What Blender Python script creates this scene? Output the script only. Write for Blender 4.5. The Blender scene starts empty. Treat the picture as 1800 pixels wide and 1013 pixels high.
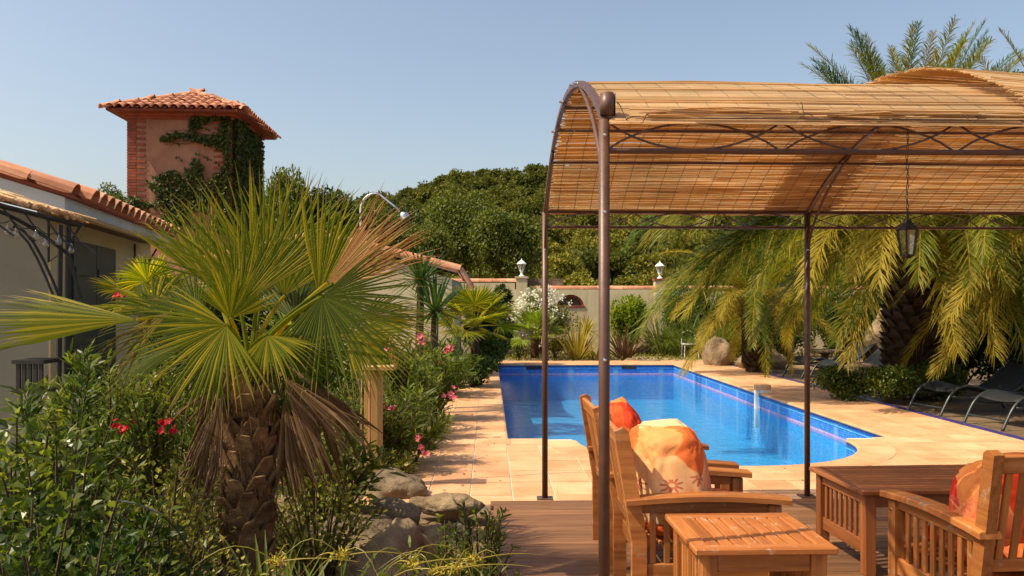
import bpy, bmesh, math, random
import numpy as np
from mathutils import Vector, Matrix, noise as mnoise
PI = math.pi
R = math.radians
rng = np.random.default_rng(7)
random.seed(7)
sc = bpy.context.scene
COL = sc.collection

# ------------------------------------------------------------------ camera, sky, sun, exposure
EYE, HZ, F = 1.45, 532.0, 1500.0
cam_d = bpy.data.cameras.new('camera'); cam = bpy.data.objects.new('camera', cam_d); COL.objects.link(cam)
cam.location = (0, 0, EYE); cam.rotation_euler = (R(90), 0, 0)
cam_d.sensor_width = 36; cam_d.lens = 36 * F / 1800; cam_d.shift_y = 25.5 / 1800
cam_d.clip_start = 0.05; cam_d.clip_end = 3000
sc.camera = cam
SUN_EL, SUN_AZ = 52.0, 17.0          # light arrives from the left and a little from behind the camera
sdir = Vector((-math.cos(R(SUN_AZ)) * math.cos(R(SUN_EL)), -math.sin(R(SUN_AZ)) * math.cos(R(SUN_EL)), math.sin(R(SUN_EL))))
world = bpy.data.worlds.new('World'); sc.world = world; world.use_nodes = True
wn = world.node_tree; wn.nodes.clear()
sky = wn.nodes.new('ShaderNodeTexSky'); sky.sky_type = 'NISHITA'; sky.sun_disc = False
sky.sun_elevation = R(SUN_EL); sky.sun_rotation = math.atan2(sdir.x, sdir.y)
sky.air_density = 1.0; sky.dust_density = 3.2; sky.ozone_density = 1.0; sky.altitude = 50
bg = wn.nodes.new('ShaderNodeBackground'); bg.inputs['Strength'].default_value = 0.15
wo = wn.nodes.new('ShaderNodeOutputWorld')
tint = wn.nodes.new('ShaderNodeMix'); tint.data_type = 'RGBA'; tint.blend_type = 'MULTIPLY'; tint.inputs[0].default_value = 1; tint.inputs[7].default_value = (1.11, 1.03, .93, 1)
wn.links.new(sky.outputs[0], tint.inputs[6]); wn.links.new(tint.outputs[2], bg.inputs[0]); wn.links.new(bg.outputs[0], wo.inputs[0])
sl = bpy.data.lights.new('sun', 'SUN'); sl.energy = 5.0; sl.angle = R(0.53); sl.color = (1.0, 0.85, 0.60)
so = bpy.data.objects.new('sun', sl); COL.objects.link(so)
so.rotation_euler = sdir.to_track_quat('Z', 'Y').to_euler(); so.location = (-20, -6, 26)
sc.view_settings.view_transform = 'Standard'; sc.view_settings.look = 'None'
sc.view_settings.exposure = 0.35; sc.view_settings.gamma = 1.0
sc.view_settings.use_curve_mapping = False

# ------------------------------------------------------------------ helpers
def px(x, y, Y): return Vector(((x - 900) / F * Y, Y, EYE + (HZ - y) / F * Y))
def gx(x, Y): return (x - 900) / F * Y
def unit(v):
    v = np.asarray(v, float); return v / np.maximum(np.linalg.norm(v, axis=-1, keepdims=True), 1e-9)

class G:
    """collects vertices and faces, links them as one mesh object"""
    def __init__(s): s.v = []; s.f = []; s.n = 0
    def add(s, V, Fs, mi=0):
        V = np.asarray(V, float).reshape(-1, 3)
        if not isinstance(Fs, tuple): Fs = (Fs,)
        for f in Fs:
            f = np.asarray(f, int)
            if f.size: s.f.append((f + s.n, mi))
        s.v.append(V); s.n += len(V); return s
    def mesh(s, name, mats, smooth=False, off=(0, 0, 0)):
        me = bpy.data.meshes.new(name)
        V = np.concatenate(s.v) - np.asarray(off, float)
        idx = np.concatenate([f.ravel() for f, _ in s.f])
        cnt = np.concatenate([np.full(len(f), f.shape[1]) for f, _ in s.f])
        mi = np.concatenate([np.full(len(f), m) for f, m in s.f])
        st = np.concatenate([[0], np.cumsum(cnt)[:-1]])
        me.vertices.add(len(V)); me.vertices.foreach_set('co', V.astype(np.float32).ravel())
        me.loops.add(len(idx)); me.loops.foreach_set('vertex_index', idx.astype(np.int32))
        me.polygons.add(len(cnt)); me.polygons.foreach_set('loop_start', st.astype(np.int32))
        me.polygons.foreach_set('material_index', mi.astype(np.int32))
        me.polygons.foreach_set('use_smooth', np.full(len(cnt), smooth))
        for m in (mats if isinstance(mats, (list, tuple)) else [mats]): me.materials.append(m)
        me.update(calc_edges=True); me.validate()
        return me
    def build(s, name, mats, parent=None, smooth=False, world=True):
        off = parent_loc(parent) if (parent is not None and world) else (0, 0, 0)
        me = s.mesh(name, mats, smooth, off)
        return link(name, me, parent)

def parent_loc(p):
    L = Vector((0, 0, 0))
    while p is not None: L = L + p.location; p = p.parent
    return L
def link(name, me, parent=None, M=None):
    o = bpy.data.objects.new(name, me); COL.objects.link(o)
    if parent is not None: o.parent = parent
    if M is not None: o.matrix_local = M
    return o
def tag(o, label=None, cat=None, group=None, kind=None):
    if label: o['label'] = label
    if cat: o['category'] = cat
    if group: o['group'] = group
    if kind: o['kind'] = kind
    return o
def thing(name, label, cat, loc=(0, 0, 0), rz=0, group=None):
    o = bpy.data.objects.new(name, None); COL.objects.link(o)
    o.location = loc; o.rotation_euler = (0, 0, rz); o.empty_display_size = .1
    return tag(o, label, cat, group)
def struct(o): o['kind'] = 'structure'; return o
def stuff(o): o['kind'] = 'stuff'; return o
def dup(root, loc, rz, label=None, group=None):
    def cp(o, par):
        c = o.copy(); COL.objects.link(c)
        if par is not None: c.parent = par
        for ch in list(o.children): cp(ch, c)
        return c
    r = cp(root, None); r.location = loc; r.rotation_euler = (0, 0, rz)
    if label: r['label'] = label
    if group: r['group'] = group
    return r

BOXF = np.array([[0, 3, 2, 1], [4, 5, 6, 7], [0, 1, 5, 4], [1, 2, 6, 5], [2, 3, 7, 6], [3, 0, 4, 7]])
def boxv(x0, x1, y0, y1, z0, z1):
    return np.array([[x0, y0, z0], [x1, y0, z0], [x1, y1, z0], [x0, y1, z0], [x0, y0, z1], [x1, y0, z1], [x1, y1, z1], [x0, y1, z1]], float)
def abox(g, x0, x1, y0, y1, z0, z1, mi=0): return g.add(boxv(x0, x1, y0, y1, z0, z1), BOXF, mi)
_bc = {}
def chamfer_mesh(L, a, b, mat, bev=.003):
    """board with its length on local X and softened edges"""
    key = (round(L, 4), round(a, 4), round(b, 4), mat.name, bev)
    if key in _bc: return _bc[key]
    bm = bmesh.new(); bmesh.ops.create_cube(bm, size=1)
    for v in bm.verts: v.co.x *= L; v.co.y *= a; v.co.z *= b
    bmesh.ops.bevel(bm, geom=bm.edges[:], offset=min(bev, a * .3, b * .3), segments=1, affect='EDGES')
    me = bpy.data.meshes.new('board'); bm.to_mesh(me); bm.free(); me.materials.append(mat)
    _bc[key] = me; return me
def board(name, parent, p0, p1, w, t, mat, up=(0, 0, 1), bev=.003):
    """board from p0 to p1; w = width across, t = thickness along up"""
    p0, p1 = Vector(p0), Vector(p1); d = p1 - p0; L = d.length; d.normalize()
    up = Vector(up); y = up.cross(d)
    if y.length < 1e-4: y = Vector((0, 1, 0)) if abs(d.y) < .9 else Vector((1, 0, 0))
    y.normalize(); z = d.cross(y)
    M = Matrix.Translation((p0 + p1) / 2) @ Matrix((d, y, z)).transposed().to_4x4()
    return link(name, chamfer_mesh(L, w, t, mat, bev), parent, M)

def tubeg(P, r, n=8, cap=True):
    P = np.asarray([tuple(p) for p in P], float); m = len(P)
    r = np.full(m, r, float) if np.isscalar(r) else np.asarray(r, float)
    T = np.gradient(P, axis=0); T = unit(T)
    up = np.array([0, 0, 1.]) if abs(T[0][2]) < .95 else np.array([1., 0, 0])
    V = []; A = unit(np.cross(up, T[0]))
    for i in range(m):
        A = unit(A - T[i] * np.dot(A, T[i])); B = np.cross(T[i], A)
        a = np.arange(n) * 2 * PI / n
        V.append(P[i] + r[i] * (np.cos(a)[:, None] * A + np.sin(a)[:, None] * B))
    V = np.concatenate(V)
    i = np.arange(m - 1)[:, None] * n; j = np.arange(n)[None, :]; k = (j + 1) % n
    Fq = np.stack([i + j, i + k, i + n + k, i + n + j], -1).reshape(-1, 4)
    if not cap: return V, Fq
    V = np.concatenate([V, P[:1], P[-1:]]); c0, c1 = m * n, m * n + 1
    jj = np.arange(n); kk = (jj + 1) % n
    Ft = np.concatenate([np.stack([kk, jj, np.full(n, c0)], -1), np.stack([(m - 1) * n + jj, (m - 1) * n + kk, np.full(n, c1)], -1)])
    return V, (Fq, Ft)
def addtube(g, P, r, n=8, mi=0): V, Fs = tubeg(P, r, n); return g.add(V, Fs, mi)
def lathe(g, prof, c=(0, 0, 0), n=12, mi=0, a0=0):
    prof = np.array(prof, float); m = len(prof); a = np.arange(n) * 2 * PI / n + a0
    V = np.stack([prof[:, 0][:, None] * np.cos(a), prof[:, 0][:, None] * np.sin(a), np.repeat(prof[:, 1][:, None], n, 1)], -1).reshape(-1, 3) + np.array(c)
    i = np.arange(m - 1)[:, None] * n; j = np.arange(n)[None, :]; k = (j + 1) % n
    return g.add(V, np.stack([i + j, i + k, i + n + k, i + n + j], -1).reshape(-1, 4), mi)
def prism(g, poly, z0, z1, mi=0):
    """vertical extrusion of an outline given as (x, y) points"""
    n = len(poly); p = np.array(poly, float)
    V = np.concatenate([np.c_[p, np.full(n, z0)], np.c_[p, np.full(n, z1)]])
    j = np.arange(n); k = (j + 1) % n
    g.add(V, (np.stack([j, k, n + k, n + j], -1), (np.arange(n) + n)[None, :], np.arange(n)[::-1][None, :]), mi)
    return g

def leavesg(P, D, U, L, W, fold=.18, droop=0.0, long=False):
    P = np.asarray(P, float); n = len(P); D = unit(D); U = unit(U); S = unit(np.cross(D, U)); U = np.cross(S, D)
    L = (np.zeros(n) + L)[:, None]; W = (np.zeros(n) + W)[:, None]; Z = np.array([0, 0, 1.])
    if not long:
        V = np.stack([P, P + .42 * L * D + S * W / 2 + U * W * fold - Z * droop * L * .2, P + L * D - Z * droop * L, P + .42 * L * D - S * W / 2 + U * W * fold - Z * droop * L * .2], 1).reshape(-1, 3)
        b = np.arange(n)[:, None] * 4
        return V, (np.concatenate([b + [0, 1, 2], b + [0, 2, 3]]),)
    d = droop
    V = np.stack([P + S * W * .2, P - S * W * .2, P + .35 * L * D + S * W / 2 + U * W * fold - Z * d * L * .12, P + .35 * L * D - S * W / 2 + U * W * fold - Z * d * L * .12,
                  P + .72 * L * D + S * W * .38 - Z * d * L * .5, P + .72 * L * D - S * W * .38 - Z * d * L * .5, P + L * D - Z * d * L], 1).reshape(-1, 3)
    b = np.arange(n)[:, None] * 7
    return V, (np.concatenate([b + [0, 2, 3, 1], b + [2, 4, 5, 3]]), b + [4, 6, 5])

# ------------------------------------------------------------------ materials
def newmat(name):
    m = bpy.data.materials.new(name); m.use_nodes = True; nt = m.node_tree; nt.nodes.clear()
    return m, nt, nt.nodes.new('ShaderNodeOutputMaterial')
def N(nt, t, **kw):
    n = nt.nodes.new(t)
    for k, v in kw.items():
        if k in n.inputs.keys(): n.inputs[k].default_value = v
        else: setattr(n, k, v)
    return n
def c4(c): return (*c, 1) if len(c) == 3 else c
def ramp(nt, fac, stops):
    r = N(nt, 'ShaderNodeValToRGB'); e = r.color_ramp.elements
    while len(e) < len(stops): e.new(.5)
    for i, (p, c) in enumerate(stops): e[i].position = p; e[i].color = c4(c)
    nt.links.new(fac, r.inputs[0]); return r.outputs[0]
def mixc(nt, f, a, b, mode='MIX'):
    m = N(nt, 'ShaderNodeMix', data_type='RGBA', blend_type=mode)
    for i, s in ((0, f), (6, a), (7, b)):
        if hasattr(s, 'links') or hasattr(s, 'is_linked'): nt.links.new(s, m.inputs[i])
        else: m.inputs[i].default_value = c4(s) if i else s
    return m.outputs[2]
def coords(nt, kind='Object', scale=(1, 1, 1), rot=(0, 0, 0)):
    t = N(nt, 'ShaderNodeTexCoord'); mp = N(nt, 'ShaderNodeMapping')
    mp.inputs['Scale'].default_value = scale; mp.inputs['Rotation'].default_value = rot
    nt.links.new(t.outputs[kind], mp.inputs[0]); return mp.outputs[0]
def wcoords(nt, scale=(1, 1, 1)):
    t = N(nt, 'ShaderNodeNewGeometry'); mp = N(nt, 'ShaderNodeMapping'); mp.inputs['Scale'].default_value = scale
    nt.links.new(t.outputs['Position'], mp.inputs[0]); return mp.outputs[0]
def noise(nt, vec, s, det=4, rough=.55, out='Fac'):
    n = N(nt, 'ShaderNodeTexNoise', Scale=s, Detail=det, Roughness=rough); nt.links.new(vec, n.inputs['Vector']); return n.outputs[out]
def bump(nt, h, strength=.3, dist=.01):
    b = N(nt, 'ShaderNodeBump', Strength=strength, Distance=dist); nt.links.new(h, b.inputs['Height']); return b.outputs[0]
def princ(nt, out, col, rough=.6, spec=.4, normal=None, metal=0):
    p = N(nt, 'ShaderNodeBsdfPrincipled')
    if hasattr(col, 'links'): nt.links.new(col, p.inputs['Base Color'])
    else: p.inputs['Base Color'].default_value = c4(col)
    if hasattr(rough, 'links'): nt.links.new(rough, p.inputs['Roughness'])
    else: p.inputs['Roughness'].default_value = rough
    p.inputs['Specular IOR Level'].default_value = spec; p.inputs['Metallic'].default_value = metal
    if normal is not None: nt.links.new(normal, p.inputs['Normal'])
    if out: nt.links.new(p.outputs[0], out.inputs[0])
    return p
def leaf_mat(name, c1, c2, trans=.38, tcol=None, rough=.42, c3=None, spec=.22, patch=0, orand=0):
    warm = lambda c: None if c is None else (c[0] * 1.32, c[1] * 1.12, c[2] * .72)
    if c1[1] >= c1[0]: c1, c2, c3 = warm(c1), warm(c2), warm(c3)
    m, nt, out = newmat(name)
    g = N(nt, 'ShaderNodeNewGeometry')
    st = [(0, c1), (.6 if c3 else 1, c2)] + ([(1, c3)] if c3 else [])
    col = ramp(nt, g.outputs['Random Per Island'], st)
    if patch:
        v = wcoords(nt, (patch, patch, patch)); n = noise(nt, v, 1, 2)
        col = mixc(nt, .75, col, ramp(nt, n, [(.35, (.5, .55, .5)), (.65, (1.4, 1.3, 1.0))]), 'MULTIPLY')
    if orand:
        oi = N(nt, 'ShaderNodeObjectInfo'); col = mixc(nt, 1.0, col, ramp(nt, oi.outputs['Random'], [(0, (.62, .66, .8)), (.3, (.95, .95, .8)), (.65, (1.25, 1.12, .9)), (1, (1.55, 1.35, 1.1))]), 'MULTIPLY')
    p = princ(nt, None, col, rough, spec)
    t = N(nt, 'ShaderNodeBsdfTranslucent')
    tc = mixc(nt, 1.0, col, tcol or (1.7, 1.75, .75), 'MULTIPLY'); nt.links.new(tc, t.inputs[0])
    mx = N(nt, 'ShaderNodeMixShader', Fac=trans)
    nt.links.new(p.outputs[0], mx.inputs[1]); nt.links.new(t.outputs[0], mx.inputs[2]); nt.links.new(mx.outputs[0], out.inputs[0])
    return m
def noise_mat(name, c1, c2, s=8, rough=.8, c3=None, bs=.3, bd=.01, spec=.3, det=6, objrand=0, fine=None, lo=.3, hi=.7, streak=0):
    m, nt, out = newmat(name); v = coords(nt)
    if objrand:
        oi = N(nt, 'ShaderNodeObjectInfo'); ad = N(nt, 'ShaderNodeVectorMath', operation='ADD')
        sc_ = N(nt, 'ShaderNodeMath', operation='MULTIPLY'); sc_.inputs[1].default_value = 37.0
        nt.links.new(oi.outputs['Random'], sc_.inputs[0]); nt.links.new(v, ad.inputs[0]); nt.links.new(sc_.outputs[0], ad.inputs[1]); v = ad.outputs[0]
    n = noise(nt, v, s, det); stops = [(lo, c1), (hi, c2)]
    if c3: stops = [(lo, c1), ((lo + hi) / 2, c2), (hi, c3)]
    col = ramp(nt, n, stops)
    if objrand:
        mm = N(nt, 'ShaderNodeMapRange'); mm.inputs[3].default_value = 1 - objrand; mm.inputs[4].default_value = 1 + objrand
        nt.links.new(oi.outputs['Random'], mm.inputs[0]); col = mixc(nt, 1.0, col, mm.outputs[0], 'MULTIPLY')
    if streak:
        sv = wcoords(nt, (5, 5, .45)); sn = noise(nt, sv, 1, 6, .65); col = mixc(nt, .8, col, ramp(nt, sn, [(.3, (.62, .58, .52)), (.48, (.96, .95, .93)), (.7, (1.06, 1.05, 1.04))]), 'MULTIPLY')
    h = noise(nt, v, fine or s * 6, 5, .65)
    princ(nt, out, col, rough, spec, bump(nt, h, bs, bd)); return m
def wood_mat(name, c1, c2, c3, rough=.55, var=.2, spec=.35, wear=None, world=False):
    """grain runs along each board's own X"""
    m, nt, out = newmat(name); v = coords(nt, scale=(1.6, 26, 26))
    oi = N(nt, 'ShaderNodeObjectInfo'); ml = N(nt, 'ShaderNodeMath', operation='MULTIPLY'); ml.inputs[1].default_value = 91.0
    nt.links.new(oi.outputs['Random'], ml.inputs[0])
    ad = N(nt, 'ShaderNodeVectorMath', operation='ADD'); nt.links.new(v, ad.inputs[0]); nt.links.new(ml.outputs[0], ad.inputs[1]); v = ad.outputs[0]
    n = noise(nt, v, 1.2, 6, .6); n2 = noise(nt, v, 5, 4, .6)
    col = ramp(nt, n, [(.28, c1), (.5, c2), (.75, c3)])
    col = mixc(nt, .5, col, ramp(nt, n2, [(.3, (.72, .7, .66)), (.7, (1.12, 1.1, 1.08))]), 'MULTIPLY')
    mm = N(nt, 'ShaderNodeMapRange'); mm.inputs[3].default_value = 1 - var; mm.inputs[4].default_value = 1 + var
    nt.links.new(oi.outputs['Random'], mm.inputs[0]); col = mixc(nt, 1.0, col, mm.outputs[0], 'MULTIPLY')
    if wear:
        wv = wcoords(nt, (1, 1, 1)); wn_ = noise(nt, wv, 14, 6, .7)
        col = mixc(nt, ramp(nt, wn_, [(.58, (0, 0, 0)), (.68, (.75, .75, .75))]), col, wear)
    princ(nt, out, col, rough, spec, bump(nt, n2, .35, .002)); return m

M = {}
M['metal'] = noise_mat('brown_metal', (.075, .034, .022), (.11, .052, .034), 18, .42, bs=.1, spec=.5, fine=160)
M['iron'] = noise_mat('black_iron', (.012, .012, .012), (.03, .028, .026), 20, .5, bs=.1, spec=.4)
M['teak'] = wood_mat('teak', (.22, .072, .020), (.36, .13, .034), (.48, .20, .06), .48, .3, wear=(.34, .26, .18))
M['teak_dark'] = wood_mat('shaded_red_teak', (.15, .045, .014), (.24, .078, .024), (.33, .12, .04), .42, .15, spec=.45)  # darker teak for the coffee table, roof shade painted into the colour
M['teak_worn'] = wood_mat('teak_worn_top', (.26, .085, .022), (.38, .13, .034), (.48, .19, .06), .45, .14, wear=(.52, .42, .33))
M['deckw'] = wood_mat('deck_board', (.11, .052, .024), (.18, .085, .038), (.27, .14, .07), .6, .3)
M['deckfar'] = wood_mat('far_deck_board', (.10, .07, .04), (.16, .11, .065), (.22, .15, .09), .65, .2)
M['postw'] = wood_mat('pine_post', (.30, .17, .055), (.42, .25, .09), (.52, .33, .13), .6, .05)
M['chrome'], _nt, _o = newmat('chrome'); princ(_nt, _o, (.75, .75, .75), .12, .5, metal=1)
M['terracotta'] = noise_mat('terracotta_tile', (.34, .13, .065), (.50, .22, .12), 3.5, .75, c3=(.58, .32, .20), bs=.25, bd=.006, objrand=.22)
M['brick'] = noise_mat('red_brick', (.19, .045, .024), (.29, .08, .042), 6, .85, bs=.5, bd=.006, objrand=.25)
M['pink_plaster'] = noise_mat('pink_plaster', (.25, .115, .072), (.33, .165, .105), 1.6, .9, c3=(.39, .21, .14), bs=.5, bd=.01, fine=18, streak=1)
M['cream'] = noise_mat('cream_render', (.50, .42, .26), (.60, .52, .34), 1.3, .9, bs=.35, bd=.006, fine=40, streak=1)
M['ochre'] = noise_mat('ochre_render', (.46, .36, .17), (.56, .45, .24), 1.5, .9, bs=.3, bd=.006, fine=40)
M['shaded_wall'] = noise_mat('shaded_gable_render', (.24, .23, .17), (.30, .29, .22), 1.5, .9, bs=.3, bd=.006, fine=40)  # gable render darkened, the wall's shade is painted into it
M['white'] = noise_mat('white_paint', (.68, .68, .66), (.76, .76, .74), 4, .5, bs=.05)
M['fascia'] = noise_mat('whitewashed_fascia', (.50, .52, .50), (.62, .64, .62), 3, .75, bs=.2, bd=.004)
M['shutter'] = noise_mat('dark_green_shutter', (.012, .022, .018), (.022, .036, .03), 5, .5, bs=.1)
M['rock'] = noise_mat('pale_rock', (.12, .08, .048), (.23, .165, .10), 3.2, .9, c3=(.34, .255, .16), bs=1.0, bd=.04, fine=11, det=10)
M['rock_dark'] = noise_mat('dark_brown_rock', (.075, .052, .032), (.15, .11, .07), 4, .9, c3=(.26, .195, .125), bs=.9, bd=.03, fine=18, det=8)  # dark brown rock; on the deck-side boulders it paints in their shade
M['trunk'] = noise_mat('bark', (.06, .04, .025), (.13, .09, .055), 9, .9, bs=.8, bd=.02)
M['boot'] = noise_mat('palm_boot', (.11, .055, .024), (.22, .12, .052), 14, .85, c3=(.36, .22, .11), bs=1.0, bd=.012, objrand=.35, fine=70)
M['fibre'] = noise_mat('palm_fibre', (.04, .022, .012), (.10, .055, .03), 25, .95, bs=1, bd=.02)
M['date_trunk'] = noise_mat('date_palm_trunk', (.035, .02, .012), (.09, .05, .03), 10, .95, bs=1, bd=.03)
M['date_boot'] = noise_mat('date_palm_boot', (.03, .017, .010), (.075, .042, .024), 12, .9, bs=.6, bd=.01)  # boots darkened, shade under the crown painted into the colour
M['violet'] = noise_mat('violet_tile_strip', (.035, .03, .14), (.07, .055, .22), 9, .3, bs=.1)
M['grout'] = noise_mat('grout', (.58, .46, .34), (.66, .54, .41), 6, .9, bs=.2)
M['black_fabric'] = noise_mat('charcoal_mesh', (.010, .012, .013), (.018, .02, .021), 60, .6, bs=.3, bd=.002)
M['lounger_frame'] = noise_mat('grey_green_frame', (.018, .024, .024), (.03, .038, .037), 20, .35, bs=.05, spec=.5)  # frame, like the mesh above, darkened to paint in the palms' shade
# patio tile
m, nt, out = newmat('patio_tile'); v = coords(nt); oi = N(nt, 'ShaderNodeObjectInfo')
ml = N(nt, 'ShaderNodeMath', operation='MULTIPLY'); ml.inputs[1].default_value = 53.0; nt.links.new(oi.outputs['Random'], ml.inputs[0])
ad = N(nt, 'ShaderNodeVectorMath', operation='ADD'); nt.links.new(v, ad.inputs[0]); nt.links.new(ml.outputs[0], ad.inputs[1])
n1 = noise(nt, ad.outputs[0], 2.2, 4, .5)
base = ramp(nt, oi.outputs['Random'], [(0, (.57, .325, .172)), (.35, (.65, .385, .212)), (.7, (.71, .435, .25)), (1, (.63, .34, .18))])
base = mixc(nt, .8, base, ramp(nt, n1, [(.3, (.76, .66, .56)), (.7, (1.12, 1.12, 1.12))]), 'MULTIPLY')
wv = wcoords(nt); sp = noise(nt, wv, 55, 3, .6); base = mixc(nt, .35, base, ramp(nt, sp, [(.35, (.75, .7, .66)), (.55, (1.05, 1.05, 1.05))]), 'MULTIPLY')
st = noise(nt, wv, 1.1, 8, .7); base = mixc(nt, .75, base, ramp(nt, st, [(.32, (.72, .66, .60)), (.46, (.95, .93, .9)), (.6, (1.06, 1.06, 1.06))]), 'MULTIPLY')
princ(nt, out, base, .62, .3, bump(nt, noise(nt, ad.outputs[0], 30, 5), .25, .003)); M['tile'] = m
# soil / ground
m, nt, out = newmat('dry_soil'); wv = wcoords(nt)
a = noise(nt, wv, .8, 6, .6); b = noise(nt, wv, 22, 5, .7)
col = ramp(nt, a, [(.3, (.13, .085, .045)), (.5, (.22, .155, .09)), (.7, (.32, .24, .15))])
col = mixc(nt, .7, col, ramp(nt, b, [(.3, (.6, .58, .55)), (.7, (1.25, 1.22, 1.2))]), 'MULTIPLY')
princ(nt, out, col, .95, .1, bump(nt, b, .8, .03)); M['soil'] = m
m, nt, out = newmat('pale_gravel'); wv = wcoords(nt)
a = noise(nt, wv, 1.2, 6, .6); b = noise(nt, wv, 30, 5, .7)
col = ramp(nt, a, [(.3, (.36, .26, .16)), (.7, (.52, .41, .28))])
col = mixc(nt, .7, col, ramp(nt, b, [(.3, (.7, .68, .65)), (.7, (1.15, 1.12, 1.1))]), 'MULTIPLY')
princ(nt, out, col, .95, .1, bump(nt, b, .6, .02)); M['gravel'] = m
m, nt, out = newmat('hill_scrub'); wv = wcoords(nt)
a = noise(nt, wv, .15, 6, .7)
princ(nt, out, ramp(nt, a, [(.3, (.022, .034, .010)), (.6, (.05, .065, .02)), (.8, (.12, .10, .045))]), .95, .1, bump(nt, noise(nt, wv, 1.5, 6), 1, .5)); M['scrub'] = m
# pool mosaic: small squares with pale joints
def mosaic(name, stops, s=34, joint=(.12, .3, .55), rough=.25):
    m, nt, out = newmat(name); v = coords(nt, scale=(s, s, s))
    vo = N(nt, 'ShaderNodeTexVoronoi', feature='F1', distance='CHEBYCHEV', Scale=1.0, Randomness=0.0); nt.links.new(v, vo.inputs['Vector'])
    wh = N(nt, 'ShaderNodeTexWhiteNoise'); fl = N(nt, 'ShaderNodeVectorMath', operation='FLOOR'); nt.links.new(v, fl.inputs[0]); nt.links.new(fl.outputs[0], wh.inputs['Vector'])
    col = ramp(nt, wh.outputs['Value'], stops); col = mixc(nt, ramp(nt, vo.outputs['Distance'], [(.42, (0, 0, 0)), (.47, (1, 1, 1))]), col, joint)
    princ(nt, out, col, rough, .5); return m
M['mosaic'] = mosaic('blue_mosaic', [(0, (.008, .085, .42)), (.4, (.015, .14, .58)), (.75, (.03, .22, .68)), (1, (.01, .10, .48))])
M['mosaic_floor'] = mosaic('light_blue_mosaic', [(0, (.014, .29, .70)), (.4, (.03, .38, .78)), (.8, (.07, .48, .83)), (1, (.02, .32, .74))], joint=(.2, .46, .74))
M['mosaic_dark'] = mosaic('dark_blue_mosaic', [(0, (.005, .03, .18)), (.6, (.01, .05, .28)), (1, (.02, .09, .4))], joint=(.04, .09, .25))
M['mosaic_pink'] = mosaic('pink_mosaic', [(0, (.38, .2, .45)), (.5, (.55, .35, .55)), (1, (.25, .2, .5))], joint=(.3, .3, .5))
# water: clear layer with fresnel reflection over a blue tint
m, nt, out = newmat('pool_water'); wv = wcoords(nt)
h1 = noise(nt, wv, 5.0, 3, .5); h2 = noise(nt, wv, 22, 2, .5)
hm = N(nt, 'ShaderNodeMath', operation='MULTIPLY_ADD'); nt.links.new(h2, hm.inputs[0]); hm.inputs[1].default_value = .32; nt.links.new(h1, hm.inputs[2])
bn = bump(nt, hm.outputs[0], 1.0, .009)
fr = N(nt, 'ShaderNodeFresnel', IOR=1.26); nt.links.new(bn, fr.inputs['Normal'])
tr = N(nt, 'ShaderNodeBsdfTransparent'); tr.inputs[0].default_value = (.72, .92, .99, 1)
gl = N(nt, 'ShaderNodeBsdfGlossy'); gl.inputs['Roughness'].default_value = .02; nt.links.new(bn, gl.inputs['Normal'])
mx = N(nt, 'ShaderNodeMixShader'); nt.links.new(fr.outputs[0], mx.inputs[0]); nt.links.new(tr.outputs[0], mx.inputs[1]); nt.links.new(gl.outputs[0], mx.inputs[2])
nt.links.new(mx.outputs[0], out.inputs[0]); M['water'] = m
# reeds
m, nt, out = newmat('reed'); g = N(nt, 'ShaderNodeNewGeometry'); v = coords(nt, scale=(3, 40, 40)); n1 = noise(nt, v, 1, 4)
wn2 = noise(nt, wcoords(nt), 1.6, 4, .6)
col = ramp(nt, g.outputs['Random Per Island'], [(0, (.50, .36, .18)), (.2, (.62, .48, .27)), (.65, (.70, .57, .35)), (.95, (.78, .68, .47)), (1, (.40, .26, .12))])
col = mixc(nt, .6, col, ramp(nt, n1, [(.3, (.75, .7, .65)), (.7, (1.1, 1.1, 1.1))]), 'MULTIPLY')
col = mixc(nt, .6, col, ramp(nt, wn2, [(.3, (.72, .66, .6)), (.6, (1.08, 1.08, 1.08))]), 'MULTIPLY')
p = princ(nt, None, col, .5, .35); t = N(nt, 'ShaderNodeBsdfTranslucent'); nt.links.new(mixc(nt, 1.0, col, (1.2, .92, .46), 'MULTIPLY'), t.inputs[0])
mx = N(nt, 'ShaderNodeMixShader', Fac=.5); nt.links.new(p.outputs[0], mx.inputs[1]); nt.links.new(t.outputs[0], mx.inputs[2]); nt.links.new(mx.outputs[0], out.inputs[0]); M['reed'] = m
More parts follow.
